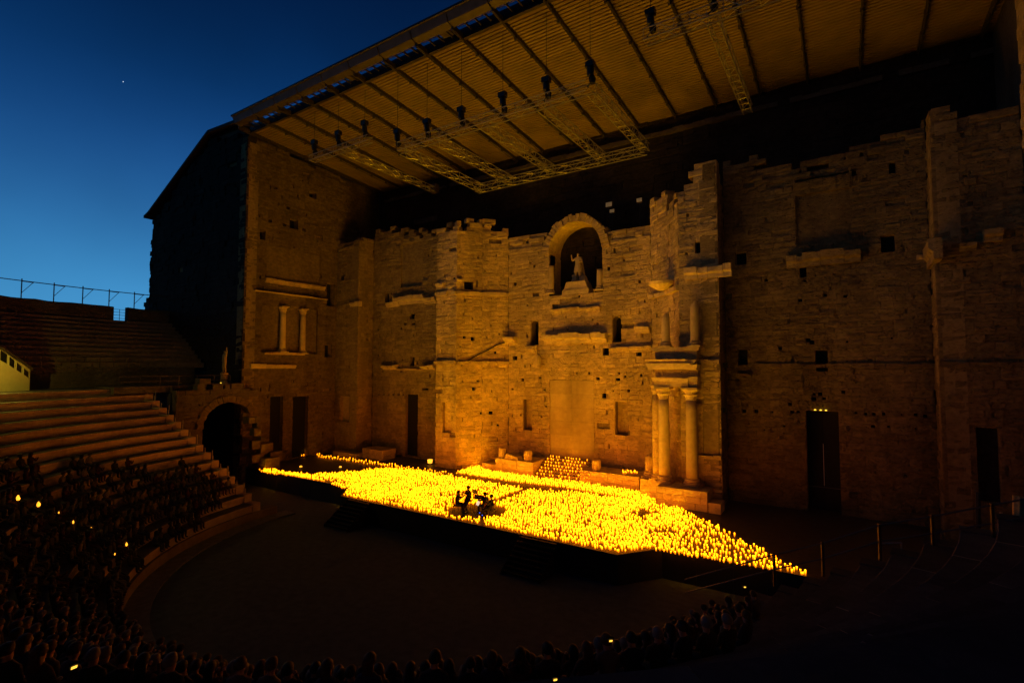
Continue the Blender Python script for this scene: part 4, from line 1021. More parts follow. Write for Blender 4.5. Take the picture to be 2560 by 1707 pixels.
def hair_mesh(J, m, long_=False):
    c = Vector(J['crown'][0]); mb = MB(); prof = []
    n = 10; vs = []; fs = []
    for i in range(7):
        t = i/6*math.pi*.62; rr = .125*math.sin(t)+.004; z = .135*math.cos(t)
        for k in range(n):
            a = 2*math.pi*k/n; fy = -.022 if True else 0
            front = max(0, math.sin(a)); zz = z+.055*front*(i/6); vs.append((c.x+rr*math.cos(a)*.92, c.y+fy+rr*math.sin(a)*1.06, c.z+.005+zz+random.uniform(-.006, .006)))
    for i in range(6):
        for k in range(n): k2 = (k+1) % n; fs.append((i*n+k, i*n+k2, (i+1)*n+k2, (i+1)*n+k))
    mb.add(vs, fs)
    if long_:
        mb.hexa([Vector((c.x+x, c.y-.07+yy, z)) for z, w_ in ((c.z-.34, .085), (c.z+.02, .1)) for x, yy in ((-w_, -.05), (w_, -.05), (w_, .03), (-w_, .03))])
    return mb.mesh('hair', m, True)
AUD = []
for i, (cl_, hr, lg, ar_, ln, kn, sl) in enumerate((('cloth_navy', 'hair_dark', False, 'lap', .05, .03, 1.08), ('cloth_grey', 'hair_brown', True, 'lap', -.05, 0, .9), ('black_cloth', 'hair_dark', False, 'side', -.12, .06, 1.1), ('cloth_white', 'hair_brown', False, 'lap', .12, .02, 1.0), ('cloth_red', 'hair_dark', True, 'phone', .0, 0, .88), ('cloth_olive', 'hair_grey', False, 'lap', .0, .04, 1.05), ('cloth_blue', 'hair_brown', True, 'side', .1, 0, .92))):
    J = pose(.42, ln, ar_, kn, (random.uniform(-.02, .02), random.uniform(-.01, .03)), sl)
    AUD.append((skin_body('person', J, EDG, [cl_, 'skin'], 'pelvis', SK, sub=1), hair_mesh(J, hr, lg), J))
def row_of(k): return ROWS[k]
PSC = 1.12
def seat_person(a, k, label, group, var=None):
    r0, z1 = row_of(k); r = r0+.30
    me, hm, J = AUD[var if var is not None else random.randrange(len(AUD))]
    s_ = PSC*random.uniform(.93, 1.06)
    o = link('person', me, None, (CX+r*math.cos(a), CY+r*math.sin(a), z1-.42*s_), a+math.pi/2+random.uniform(-.25, .25)); o.scale = (s_, s_, s_)
    tag(o, label, 'person', group)
    link('hair', hm, o)
    return o
def crowd(a0, a1, rows, dens, gapf=lambda a, k: 1.):
    out = []
    for k in rows:
        r = row_of(k)[0]+.3; n = int((a1-a0)*r/.66)
        for i in range(n):
            a = a0+(a1-a0)*(i+.5)/n+random.uniform(-.12, .12)/r
            if random.random() > dens*gapf(a, k): continue
            p = Vector((CX+r*math.cos(a), CY+r*math.sin(a), row_of(k)[1]+.6))
            if not in_view(p): continue
            out.append((a, k))
    return out
seatsL = crowd(E0+R(.8), R(232), range(0, 10), .8, lambda a, k: (1. if (k < 4.2+4.5*((a-R(191))/R(34)) and (k > 2-3.2*(a-R(191))/R(24))) else .0)*(1 if k < 5 else .6))
seatsB = crowd(R(232), R(294), range(0, 12), .8)
seatsR = crowd(R(294), R(346), range(0, 9), .85, lambda a, k: 1. if k < 8-4.5*max(0, (a-R(322))/R(20)) else 0.)
print('SEATS', len(seatsL), len(seatsB), len(seatsR))
allp = [(s_, 0) for s_ in seatsL]+[(s_, 1) for s_ in seatsB]+[(s_, 2) for s_ in seatsR]
def dist_(q):
    (a, k), _ = q; r = row_of(k)[0]; return Vector((CX+r*math.cos(a), CY+r*math.sin(a), 0)).length
allp.sort(key=dist_)
LBL = ('person seated in the dark crowd on the left tiers', 'person seated in the dark crowd along the bottom edge', 'person seated in the dark crowd on the near right tiers')
GRP = ('audience on the left tiers', 'audience along the bottom edge', 'audience on the near right tiers')
for ((a, k), g_) in allp[:290]: seat_person(a, k, LBL[g_], GRP[g_])
far = MB(); FARM = ['hair_dark', 'cloth_navy', 'cloth_grey', 'black_cloth', 'cloth_white', 'cloth_red', 'cloth_olive', 'cloth_blue']
for ((a, k), g_) in allp[290:]:
    me, hm, J = random.choice(AUD); r0, z1 = row_of(k); r = r0+.3; o = Vector((CX+r*math.cos(a), CY+r*math.sin(a), z1-.42)); th = a+math.pi/2; c, s_ = math.cos(th), math.sin(th)
    ci = FARM.index(me.materials[0].name)
    for qi, q in enumerate((me, hm)):
        far.cur = ci if qi == 0 else 0
        far.add([(o.x+c*v.co.x-s_*v.co.y, o.y+s_*v.co.x+c*v.co.y, o.z+v.co.z) for v in q.vertices], [tuple(p.vertices) for p in q.polygons])
if far.v: tag(far.build('crowd', FARM, smooth=True), 'dark mass of further spectators on the far left tiers', 'crowd', kind='stuff')

# glowing hand lights among the crowd
def on_rows(u, v, lift=.75):
    d = ray(u, v); d.normalize()
    for i in range(200, 9000):
        p = CAM+d*(i*.01); rr = math.hypot(p.x-CX, p.y-CY)
        z = 0 if rr < R00 else Z00+RISE*(min(NROW, int((rr-R00)/TREAD)+1))
        if p.z < z+lift: return p
    return p
HLG = [((45, 1250), .16, 'glowing hand light at the far left edge of the crowd'), ((96, 1266), .15, 'brightest hand light lighting hands near the far left edge of the crowd'), ((147, 1283), .06, 'faint hand light between two brighter ones in the left crowd'), ((183, 1308), .09, 'hand light in the middle of the left crowd'), ((228, 1326), .11, 'hand light right of the middle of the left crowd'), ((316, 1364), .11, 'hand light at the lower right edge of the left crowd'), ((287, 1387), .07, 'small hand light below the others in the left crowd'), ((185, 1666), .09, 'yellow phone light low in the bottom left crowd'), ((1527, 1600), .07, 'phone light among the near right crowd'), ((1388, 1697), .08, 'phone light at the bottom edge below the orchestra'), ((1862, 1466), .04, 'tiny phone light in the right crowd beside the railing')]
for i, ((u, v), s_, lb) in enumerate(HLG):
    p = on_rows(u, v)
    if i < 7:
        o = empty('hand_light', p); tag(o, lb, 'light')
        MB().lathe([(s_*.35, 0), (s_*.55, s_*.5), (s_*.5, s_*1.1), (s_*.25, s_*1.7), (.004, s_*2.0)], 8, jit=.25).build('glow_body', 'lamp_glow', o, smooth=True)
        MB().rod((0, 0, -.14), (0, 0, .0), .03, 6).build('grip', 'black_metal', o)
    else:
        o = empty('phone', p, math.atan2(-p.x, p.y)+.35); tag(o, lb, 'phone'); o.rotation_euler.x = .5; dd_ = (p-CAM).length; w_, h_ = s_*dd_*.036, s_*dd_*.022
        MB().box(-w_-.008, w_+.008, .0, .012, -h_-.008, h_+.008).build('case', 'black_metal', o)
        MB().box(-w_, w_, -.004, -.001, -h_, h_).build('screen', 'phone_screen', o)

# ------------------------------------------------------------------ statue in the niche: raised right hand, cuirass and cloak
J = {'pelvis': ((0, 0, 1.0), (.19, .15)), 'spine': ((0, .0, 1.22), (.17, .13)), 'chest': ((0, 0, 1.45), (.21, .15)), 'neck': ((0, 0, 1.62), .07), 'jaw': ((.02, -.03, 1.70), (.075, .08)), 'crown': ((.03, -.03, 1.83), (.09, .1)),
     'shL': ((-.23, 0, 1.52), .08), 'elL': ((-.40, -.08, 1.38), .06), 'wrL': ((-.42, -.14, 1.66), .045), 'haL': ((-.42, -.15, 1.78), .05),
     'shR': ((.23, 0, 1.52), .08), 'elR': ((.34, -.02, 1.25), .07), 'wrR': ((.22, -.2, 1.2), .05), 'haR': ((.14, -.24, 1.22), .05),
     'hiL': ((-.11, 0, .95), .12), 'knL': ((-.15, -.06, .52), .08), 'anL': ((-.18, .02, .1), .06), 'toL': ((-.19, -.14, .05), .045),
     'hiR': ((.11, 0, .95), .12), 'knR': ((.13, -.02, .52), .085), 'anR': ((.15, .04, .1), .06), 'toR': ((.18, -.12, .05), .045)}
stt = empty('statue', (PED[0], PED[1], NB+1.34)); tag(stt, 'pale stone statue with raised arm standing in the arched niche', 'statue'); stt.scale = (1.72, 1.72, 1.72); stt.rotation_euler.z = -.25
link('body', skin_body('body', J, EDG, ['column_stone'], 'pelvis'), stt)
kilt = MB(); n = 18
kilt.add([(r*math.cos(2*math.pi*k/n)*(1+.06*(k % 2)), r*.8*math.sin(2*math.pi*k/n)*(1+.06*(k % 2)), z) for (r, z) in ((.2, 1.08), (.25, .85), (.29, .62)) for k in range(n)], [(i*n+k, i*n+(k+1) % n, (i+1)*n+(k+1) % n, (i+1)*n+k) for i in range(2) for k in range(n)]); kilt.build('kilt', 'column_stone', stt)
clk = MB(); vs = []
for i in range(9):
    f = i/8; z = 1.58-1.12*f
    for k in range(9):
        g_ = k/8; t = R(-20+200*g_); rr = .27+.13*f; vs.append((rr*math.cos(t)*1.0+(.10*f), .04+rr*.55*math.sin(t)+.02*math.sin(k*2.4), z-.06*math.sin(g_*6)))
clk.add(vs, [(i*9+k, i*9+k+1, (i+1)*9+k+1, (i+1)*9+k) for i in range(8) for k in range(8)]); clk.build('cloak', 'column_stone', stt, smooth=True)
fig = MB(); fig.lathe([(.3, 0), (.32, .1), (.22, .3), (.26, .45), (.14, .55)], 10, (-.3, .1, 0), jit=.15); fig.lathe([(.28, 0), (.25, .2), (.12, .4)], 10, (.35, .1, 0), jit=.15); fig.build('support', 'column_stone', stt)
# small lit statue on the terrace
p = at_x(560, 958, XA-2.0); s2 = empty('statue', (p.x, p.y, 11.15)); tag(s2, 'small slim yellow-lit statue on a pedestal above the passage arch', 'statue')
MB().lathe([(.42, 0), (.42, .12), (.34, .18), (.34, 1.0), (.40, 1.06), (.40, 1.18)], 12).build('pedestal', 'limestone_pale', s2)
J2 = {k: ((v[0][0], v[0][1], v[0][2]), v[1]) for k, v in J.items()}; J2['elL'] = ((-.28, 0, 1.3), .05); J2['wrL'] = ((-.25, -.05, 1.05), .04); J2['haL'] = ((-.24, -.08, .95), .045); J2['elR'] = ((.3, 0, 1.75), .05); J2['wrR'] = ((.26, 0, 2.0), .04); J2['haR'] = ((.25, 0, 2.1), .045)
bo = link('body', skin_body('body', J2, EDG, ['column_stone'], 'pelvis', sub=1), s2, (0, 0, 1.17)); bo.scale = (1.35, 1.35, 1.35)
o = empty('floor_light', (p.x+1.1, p.y-.9, 11.15)); tag(o, 'tiny yellow lamp at the foot of the small terrace statue', 'lamp')
MB().lathe([(.09, 0), (.09, .12)], 8).build('lamp_foot', 'black_metal', o); MB().lathe([(.07, .12), (.05, .2)], 8).build('lamp_body', 'lamp_glow_yellow', o)

# ------------------------------------------------------------------ the stair booth at the left edge
ba = on_rows(36, 962, 0.0); a1_ = math.atan2(ba.y-CY, ba.x-CX)
pR = CAM+ray(74, 964)*((ZT+.02-EYE)/ray(74, 964).z) if False else None
bp = None
d = ray(74, 962); 
for i in range(2000, 9000):
    q = CAM+d.normalized()*(i*.01)
    if math.hypot(q.x-CX, q.y-CY) > 37.0: bp = q; break
bp.z = ZT+.02
d = ray(-40, 962)
for i in range(2000, 9000):
    q = CAM+d.normalized()*(i*.01)
    if math.hypot(q.x-CX, q.y-CY) > 37.0: bl_ = q; break
bl_.z = ZT+.02
booth = empty('stair_booth', bp, 0); tag(booth, 'small yellow-lit booth with slanting roof and four windows at the left edge', 'booth')
tx = (bp-bl_); BL = tx.length; tx.normalize(); booth.rotation_euler.z = math.atan2(tx.y, tx.x)
zs_ = lambda x: 1.75+(-x)*.86     # sloped top, x from -BL to 0
BW = 2.0
mb = MB(); mb.add([(-BL, 0, 0), (0, 0, 0), (0, 0, zs_(0)), (-2.05, 0, zs_(-2.05)+.0), (-BL, 0, zs_(-2.05)), (-BL, BW, 0), (0, BW, 0), (0, BW, zs_(0)), (-2.05, BW, zs_(-2.05)), (-BL, BW, zs_(-2.05))], [(0, 1, 2, 3, 4), (9, 8, 7, 6, 5), (1, 6, 7, 2), (0, 4, 9, 5)])
mb.build('wall', 'booth_paint', booth)
for i in range(4):
    x1 = -.12-.57*i; x0 = x1-.44; h1 = zs_(x1)-.28; h0 = zs_(x0)-.28; b1_ = .95+(-x1)*.70; b0_ = .95+(-x0)*.70
    if i == 3: x0 -= .1
    wn = MB(); wn.hexa([Vector((x, y, z)) for y in (-.04, -.012) for (x, z) in ((x0, b0_), (x1, b1_), (x1, h1), (x0, h0))]); w_ = wn.build('window', 'booth_glass', booth)
    fr = MB()
    for (p0_, p1_) in (((x0, b0_), (x1, b1_)), ((x1, b1_), (x1, h1)), ((x1, h1), (x0, h0)), ((x0, h0), (x0, b0_))): fr.rod((p0_[0], -.035, p0_[1]), (p1_[0], -.035, p1_[1]), .03, 4)
    fr.build('frame', 'booth_paint', w_)
for dz in (.06, .2): 
    MB().hexa([Vector((x, y, zs_(max(x, -2.05))+dz+dd)) for dd in (0, .06) for (x, y) in ((-2.6, -.15), (.1, -.15), (.1, BW+.1), (-2.6, BW+.1))]).build('roof', 'fascia_metal', booth)
# the lamp that lights it, on a low bracket in front
lp = booth.matrix_world @ Vector((0, 0, 0)); c_, s_ = math.cos(booth.rotation_euler.z), math.sin(booth.rotation_euler.z)
loc = Vector((bp.x+c_*-5.2-s_*-3.2, bp.y+s_*-5.2+c_*-3.2, ZT+2.4))
bl2 = empty('bracket_lamp', loc); tag(bl2, 'yellow work lamp just beyond the left edge beside the booth', 'lamp')
MB().lathe([(.02, .16), (.16, .02), (.17, 0)], 10).build('shade', 'black_metal', bl2); MB().lathe([(.05, -.14), (.1, -.06), (.06, .0)], 10).build('bulb', 'work_bulb', bl2); MB().rod((0, 0, -2.28), (0, 0, .16), .04, 6).build('pole', 'rail_metal', bl2)
# aisle rails, row-end posts and signs on the left tiers
for k in range(1, NROW-1):
    a = E0-.010; r = ROWS[k][0]+.1; z = ROWS[k][1]
    o = MB().rod((CX+r*math.cos(a), CY+r*math.sin(a), z-.35), (CX+r*math.cos(a), CY+r*math.sin(a), z+.55), .035, 6).build('end_post', 'truss_metal'); o.parent = cavea
    if k % 2: 
        r += .45; o = MB().rod((CX+r*math.cos(a-.012), CY+r*math.sin(a-.012), z-.3), (CX+r*math.cos(a-.012), CY+r*math.sin(a-.012), z+.95), .03, 6).build('end_post', 'truss_metal'); o.parent = cavea
studs = MB()
for k in range(2, NROW):
    r, z = ROWS[k]; n = int(R(55)*r/.55)
    for i in range(n):
        a = E0+R(1)+R(52)*i/n; p = Vector((CX+(r-.045)*math.cos(a), CY+(r-.045)*math.sin(a), z-.1)); t = Vector((-math.sin(a), math.cos(a), 0))*.022
        studs.add([p-t, p+t, p+t+Vector((0, 0, .04)), p-t+Vector((0, 0, .04))], [(0, 1, 2, 3)])
o = studs.build('seat_number', 'paper', cavea); tag(o, kind='stuff')
wr_ = empty('walkway_rail', (0, 0, 0)); tag(wr_, 'dim metal railing along the wall top above the left walkway', 'railing')
aa = [R(186)+R(40)*i/22 for i in range(23)]
for i, a in enumerate(aa):
    MB().rod((CX+39.7*math.cos(a), CY+39.7*math.sin(a), ZT+2.0), (CX+39.7*math.cos(a), CY+39.7*math.sin(a), ZT+3.0), .035, 5).build('post', 'rail_metal', wr_)
for hh in (.5, 1.0):
    mb = MB()
    for i in range(22): mb.rod((CX+39.7*math.cos(aa[i]), CY+39.7*math.sin(aa[i]), ZT+2+hh), (CX+39.7*math.cos(aa[i+1]), CY+39.7*math.sin(aa[i+1]), ZT+2+hh), .03, 5, cap=False)
    mb.build('rail', 'rail_metal', wr_)
# right-hand railing beside the near right tiers
rr_ = empty('side_rail', (0, 0, 0)); tag(rr_, 'dark metal handrail rising to the right in front of the right stage end', 'railing')
A_ = Vector((-4.6, 26.2, 0)); 
def rail_pt(u, v, y): return at_y(u, v, y)
RP = [(1712, 1448, 25.4), (1935, 1386, 25.2), (2056, 1357, 25.0), (2198, 1312, 24.8), (2330, 1290, 24.6), (2480, 1262, 24.4), (2600, 1240, 24.2)]
pts = [rail_pt(*p) for p in RP]
for off in (0, -.62):
    mb = MB()
    for i in range(len(pts)-1): mb.rod(pts[i]+Vector((0, 0, off)), pts[i+1]+Vector((0, 0, off)), .032, 6)
    mb.build('rail', 'rail_metal', rr_)
for i, p in enumerate(pts):
    if i: MB().rod(p+Vector((0, 0, -1.35)), p+Vector((0, 0, .06)), .06, 6).build('post', 'black_metal', rr_)
fr_ = empty('gate_frame', (0, 0, 0)); tag(fr_, 'small right-angled lit metal frame behind the right handrail', 'frame')
q0, q1, q2 = at_y(2205, 1358, 27.5), at_y(2254, 1356, 27.5), at_y(2255, 1400, 27.5)
MB().rod(q0, q1, .04, 6).build('bar', 'truss_metal', fr_); MB().rod(q1, q2, .04, 6).build('bar', 'truss_metal', fr_)
# tower of posts at the far right
ps_ = empty('post_screen', (0, 0, 0)); tag(ps_, 'tall dark posts and lit strips at the right edge below the wing wall', 'posts')
for (u, v0, v1, m_, r_) in ((2353, 1320, 1385, 'rail_metal', .03), (2445, 1230, 1360, 'black_metal', .09), (2493, 1310, 1340, 'truss_metal', .05), (2503, 1280, 1310, 'limestone', .06), (2546, 1240, 1280, 'limestone', .2), (2498, 1330, 1368, 'truss_metal', .03)):
    y = 30.0; a = at_y(u, v0, y); b = at_y(u+1, v1+25, y); MB().rod(b, a, r_, 6).build('post', m_, ps_)
st = MB(); # star
p = CAM+ray(308, 205).normalized()*3000; st.lathe([(.1, -2), (1.6, -1), (2.0, 0), (1.6, 1), (.1, 2)], 8, p); tag(st.build('star', 'star_glow'), 'single tiny bright star in the upper left sky', 'star')

# stairs from the orchestra up to the stage
def stage_stair(x0, x1, label):
    o = empty('stage_stairs', ((x0+x1)/2, 29.7, 0)); tag(o, label, 'stairs')
    for i in range(8):
        z1 = HS-.05-.215*i; y0 = -.30*(i+1)
        MB().box(-(x1-x0)/2, (x1-x0)/2, y0, -.03 if i == 0 else y0+.29, z1-.05, z1).build('tread', 'black_skirt', o)
    for sx in (-1, 1): MB().add([(sx*(x1-x0)/2, -.03, 0), (sx*(x1-x0)/2, -2.4, 0), (sx*(x1-x0)/2, -2.4, .2), (sx*(x1-x0)/2, -.03, HS-.1), (sx*((x1-x0)/2-.04), -.03, 0), (sx*((x1-x0)/2-.04), -2.4, 0), (sx*((x1-x0)/2-.04), -2.4, .2), (sx*((x1-x0)/2-.04), -.03, HS-.1)], [(0, 1, 2, 3), (7, 6, 5, 4), (0, 4, 5, 1), (1, 5, 6, 2), (2, 6, 7, 3)]).build('stringer', 'black_skirt', o)
p = at_z(1390, 1352, HS); stage_stair(p.x-2.6, p.x+.2, 'dark steps in front of the stage below the musicians right side')
p = at_z(905, 1250, HS); stage_stair(p.x-1.6, p.x+1.2, 'dark steps at the left end of the stage front')

# ================================================================== musicians
def seg(J, *q):
    J = dict(J)
    for n, p, r in q: J[n] = (p, r)
    return J
MS = 1.18
BULK = {'ja': 1.05, 'cr': 1.05, 'ne': 1.05, 'ha': 1.0, 'wr': 1.15}
def musician(loc, rz, J, hair, label):
    o = link('person', skin_body('person', {k_: (v_[0], tuple(q_*BULK.get(k_[:2], 1.22) for q_ in (v_[1] if isinstance(v_[1], tuple) else (v_[1], v_[1])))) for k_, v_ in J.items()}, EDG, ['black_cloth', 'skin'], 'pelvis', SK, sub=2), None, loc, rz); tag(o, label, 'person')
    o.scale = (MS, MS, MS); link('hair', hair_mesh(J, hair), o)
    c = Vector(J['crown'][0]); f = MB(); f.hexa([Vector((c.x+x, c.y+y, c.z+z)) for z, w_ in ((-.05, .018), (.005, .008)) for x, y in ((-w_, .08), (w_, .08), (w_*.6, .108 if z < -.01 else .095), (-w_*.6, .108 if z < -.01 else .095))]); f.build('nose', 'skin', o)
    return o
def chair(loc, rz, h, label, stool=False):
    o = empty('chair', loc, rz); o.scale = (MS, MS, MS); tag(o, label, 'chair'); m = 'black_metal'
    if stool: MB().lathe([(.18, h-.06), (.19, h-.03), (.18, h)], 14).build('seat', m, o)
    else:
        MB().box(-.21, .21, -.22, .2, h-.04, h).build('seat', m, o); MB().box(-.2, .2, -.245, -.215, h+.14, h+.48).build('backrest', m, o)
        for sx in (-1, 1): MB().rod((sx*.19, -.23, h), (sx*.19, -.23, h+.46), .014, 5).build('back_post', m, o)
    for sx in (-1, 1):
        for sy in (-1, 1): MB().rod((sx*(.19 if not stool else .12), sy*(.19 if not stool else .12), h-.03), (sx*.21, sy*.21, 0), .014, 5).build('leg', m, o)
def music_stand(loc, rz, h, label, sheet_=True):
    o = empty('music_stand', loc, rz); o.scale = (MS, MS, MS); tag(o, label, 'stand'); m = 'black_metal'
    MB().rod((0, 0, .12), (0, 0, h), .014, 6).build('stem', m, o)
    for k in range(3): MB().rod((0, 0, .3), (.28*math.cos(k*2.094), .28*math.sin(k*2.094), 0), .011, 5).build('leg', m, o)
    d = MB().hexa([Vector((x, y+zz*.35, h-.08+zz)) for zz in (0, .32) for x, y in ((-.25, 0), (.25, 0), (.25, .015), (-.25, .015))]).build('desk', m, o)
    if sheet_: MB().hexa([Vector((x, y+zz*.35, h-.07+zz)) for zz in (.0, .30) for x, y in ((-.2, -.012), (.2, -.012), (.2, -.006), (-.2, -.006))]).build('music_sheet', 'paper', o)
def fiddle(loc, rot, s_, label, kind='violin'):
    o = empty(kind, loc); o.rotation_euler = rot; o.scale = (s_, s_, s_); tag(o, label, kind)
    prof = [(.0, .0), (.055, .005), (.083, .03), (.1, .08), (.085, .12), (.058, .16), (.06, .2), (.075, .23), (.082, .27), (.068, .32), (.04, .35), (0, .355)]
    pl = [(x, y) for x, y in prof]+[(-x, y) for x, y in prof[-2:0:-1]]; n = len(pl)
    MB().add([(x, y, 0) for x, y in pl]+[(x, y, .04) for x, y in pl], [tuple(range(n))[::-1], tuple(range(n, 2*n))]+[(i, (i+1) % n, n+(i+1) % n, n+i) for i in range(n)]).build('body', 'violin_varnish', o)
    MB().hexa([Vector((x, y, z)) for y, w_ in ((.16, .016), (.56, .012)) for x, z in ((-w_, .045), (w_, .045), (w_, .06), (-w_, .06))]).build('neck', 'black_metal', o)
    MB().lathe([(.012, 0), (.022, .02), (.02, .05), (.008, .06)], 8, (0, .57, .03)).build('scroll', 'violin_varnish', o)
    MB().box(-.022, .022, .115, .121, .04, .075).build('bridge', 'limestone_pale', o)
def bow(a, b, label):
    o = MB().rod((0, 0, 0), Vector(b)-Vector(a), .009, 5).build('bow', 'violin_varnish', None, a); tag(o, label, 'bow')
MC = at_z(1192, 1280, HS)                           # centre of the clear circle
spot = lambda u, v: at_z(u, v, HS)
vio = lambda h: [('elL', (-.30, .20, h+.33), .05), ('wrL', (-.34, .46, h+.47), .034), ('haL', (-.33, .54, h+.50), .036), ('elR', (.36, .16, h+.30), .05), ('wrR', (.22, .38, h+.42), .034), ('haR', (.16, .44, h+.46), .036)]
def world(o_loc, rz, p): c, s_ = math.cos(rz), math.sin(rz); p = Vector(p)*MS; return Vector((o_loc.x+c*p[0]-s_*p[1], o_loc.y+s_*p[0]+c*p[1], o_loc.z+p[2]))
def play_violin(px, rz, sit, hair, lab, legs=(), kind='violin', stool=False, head=(-.02, .02), lean=.05):
    h = sit+.10; L0 = spot(*px); J = seg(pose(sit, lean, 'lap', .06, head), *vio(h), *legs)
    musician(L0, rz, J, hair, lab[0]); chair(L0, rz, sit, lab[1], stool)
    a = world(L0, rz, (-.06, .10, h+.52)); fiddle(a, (R(8), R(-20), rz+R(32)), 1.4 if kind == 'viola' else 1.25, lab[2], kind)
    bow(world(L0, rz, (.16, .46, h+.47)), world(L0, rz, (-.34, .28, h+.66)), lab[3])
# facing +Y is rz 0; camera sits towards (+X, -Y): right in the picture is about (+.84, +.55)
play_violin((1141, 1280), R(-68), .46, 'hair_dark', ('seated musician in black at the left of the quartet, violin up, leaning forward', 'chair under the leftmost musician', 'violin held by the leftmost musician', 'bow of the leftmost musician'), lean=.12)
h2_ = .78
play_violin((1173, 1280), R(150), h2_, 'hair_dark', ('musician in black perched on the high stool, second from left', 'high black stool under the second musician', 'violin held by the musician on the high stool', 'bow of the musician on the high stool'), legs=(('knL', (-.19, .34, .52), .065), ('anL', (-.22, .22, .09), .045), ('toL', (-.25, .36, .045), .038), ('knR', (.17, .30, .52), .065), ('anR', (.2, .34, .09), .045), ('toR', (.24, .48, .045), .038)), stool=True)
play_violin((1214, 1285), R(80), .46, 'hair_dark', ('musician in black facing left with a viola, third from left', 'chair under the viola player', 'viola held by the third musician', 'bow of the viola player'), kind='viola', lean=.0)
Lc = spot(1229, 1292); rc = R(105); hc = .56
Jc = seg(pose(.46, -.02, 'lap', .16, (0, .0)), ('elL', (-.30, .12, hc+.30), .05), ('wrL', (-.14, .32, hc+.42), .034), ('haL', (-.08, .34, hc+.48), .036), ('elR', (.34, .14, hc+.18), .05), ('wrR', (.24, .36, hc+.04), .034), ('haR', (.18, .42, hc+.02), .036))
musician(Lc, rc, Jc, 'hair_dark', 'seated cellist in black at the right of the quartet'); chair(Lc, rc, .46, 'chair under the cellist')
ce = world(Lc, rc, (0, .52, .22)); fiddle(ce, (R(72), 0, rc+math.pi), 2.6, 'brown cello held between the cellist knees', 'cello'); bow(world(Lc, rc, (.34, .50, .58)), world(Lc, rc, (-.25, .62, .56)), 'bow of the cellist')
music_stand(spot(1158, 1280), R(-60), 1.05, 'black music stand between the two left musicians', False)
music_stand(spot(1188, 1268), R(170), 1.0, 'black music stand just right of the high stool', False)
music_stand(spot(1196, 1283), R(205), 1.0, 'music stand with bright white sheet in the middle of the quartet', False)
pw_ = spot(1193, 1288); pv = empty('music_sheet', pw_+Vector((0, 0, .78))); pv.rotation_euler = (R(-18), R(24), R(25)); tag(pv, 'bright white sheet of music tilted on the middle stand', 'paper')
MB().box(-.11, .11, -.02, -.014, -.02, .30).build('page', 'page_glow', pv)
for (u, v, lb) in ((1199, 1284, 'upper of two tiny blue lights at the cellist feet'), (1206, 1290, 'lower of two tiny blue lights at the cellist feet')):
    p = spot(u, v); o = empty('indicator_light', p); tag(o, lb, 'light'); MB().lathe([(.05, 0), (.05, .05), (.03, .06)], 8).build('puck', 'black_metal', o); MB().lathe([(.045, .06), (.04, .1), (.01, .12)], 8).build('led', 'led_blue', o)

# ================================================================== candles
def candle_geo(r, h, n=7):
    """pillar candle: wax wall, a dark baffle cup and a sunken emitter disc added to light the walls"""
    vs = []; t01 = []; rho = .84*r; d = .45*r
    for (rr, z, t) in ((r, 0, 0.), (r*1.0, h*.55, .55), (r*.99, h, 1.), (rho, h, 1.), (rho*.96, h-d, 1.)):
        for k in range(n): a = 2*math.pi*k/n; vs.append((rr*math.cos(a), rr*math.sin(a), z)); t01.append(t)
    fs = [(i*n+k, i*n+(k+1) % n, (i+1)*n+(k+1) % n, (i+1)*n+k) for i in range(3) for k in range(n)]
    cup = [(3*n+k, 3*n+(k+1) % n, 4*n+(k+1) % n, 4*n+k) for k in range(n)]
    vs.append((0, 0, h-d+.004)); t01.append(1)
    ff = [(4*n+k, 4*n+(k+1) % n, 5*n) for k in range(n)]
    return vs, fs, ff, t01, cup
VAR = [candle_geo(r, h) for r, h in ((.040, .15), (.042, .21), (.040, .26), (.044, .32), (.038, .18))]
def cmesh(g):
    vs, fs, ff, t, cup = g; me = bpy.data.meshes.new('candle'); me.from_pydata(vs, [], fs+ff+cup)
    for m_ in ('candle_wax', 'candle_uplight', 'candle_baffle'): me.materials.append(M[m_])
    me.polygons.foreach_set('material_index', [0]*len(fs)+[1]*len(ff)+[2]*len(cup)); a = me.attributes.new('height01', 'FLOAT', 'POINT'); a.data.foreach_set('value', t); return me
CM = [cmesh(g) for g in VAR]
def inside(p, poly):
    x, y = p; c = False; n = len(poly)
    for i in range(n):
        (x0, y0), (x1, y1) = poly[i], poly[(i+1) % n]
        if (y0 > y) != (y1 > y) and x < (x1-x0)*(y-y0)/(y1-y0)+x0: c = not c
    return c
gp = lambda *pts: [(lambda q: (q.x, q.y))(at_z(u, v, HS)) for u, v in pts]
CAND = []
def field(poly, sp, keep=1., excl=(), jit=.3, dens=None):
    xs = [p[0] for p in poly]; ys = [p[1] for p in poly]
    y = min(ys); row = 0
    while y < max(ys):
        x = min(xs)+(sp/2 if row % 2 else 0)
        while x < max(xs):
            q = (x+random.uniform(-jit, jit)*sp, y+random.uniform(-jit, jit)*sp)
            k_ = keep if dens is None else keep*dens(q)
            if random.random() < k_ and inside(q, poly) and not any(e(q) for e in excl): CAND.append((q[0], q[1], HS+.004))
            x += sp
        y += sp*.9; row += 1
circ = lambda q: ((q[0]-MC.x)*.84+(q[1]-MC.y)*.55)**2/(2.35**2)+(-(q[0]-MC.x)*.55+(q[1]-MC.y)*.84)**2/(2.0**2) < 1
pA, pB = at_z(1235, 1257, HS), at_z(1326, 1222, HS)
def path(q):
    t = Vector((pB.x-pA.x, pB.y-pA.y)); L = t.length; t.normalize(); d = Vector((q[0]-pA.x, q[1]-pA.y)); s_ = d.dot(t)
    return -.5 < s_ < L+.3 and abs(d.x*t.y-d.y*t.x) < .38
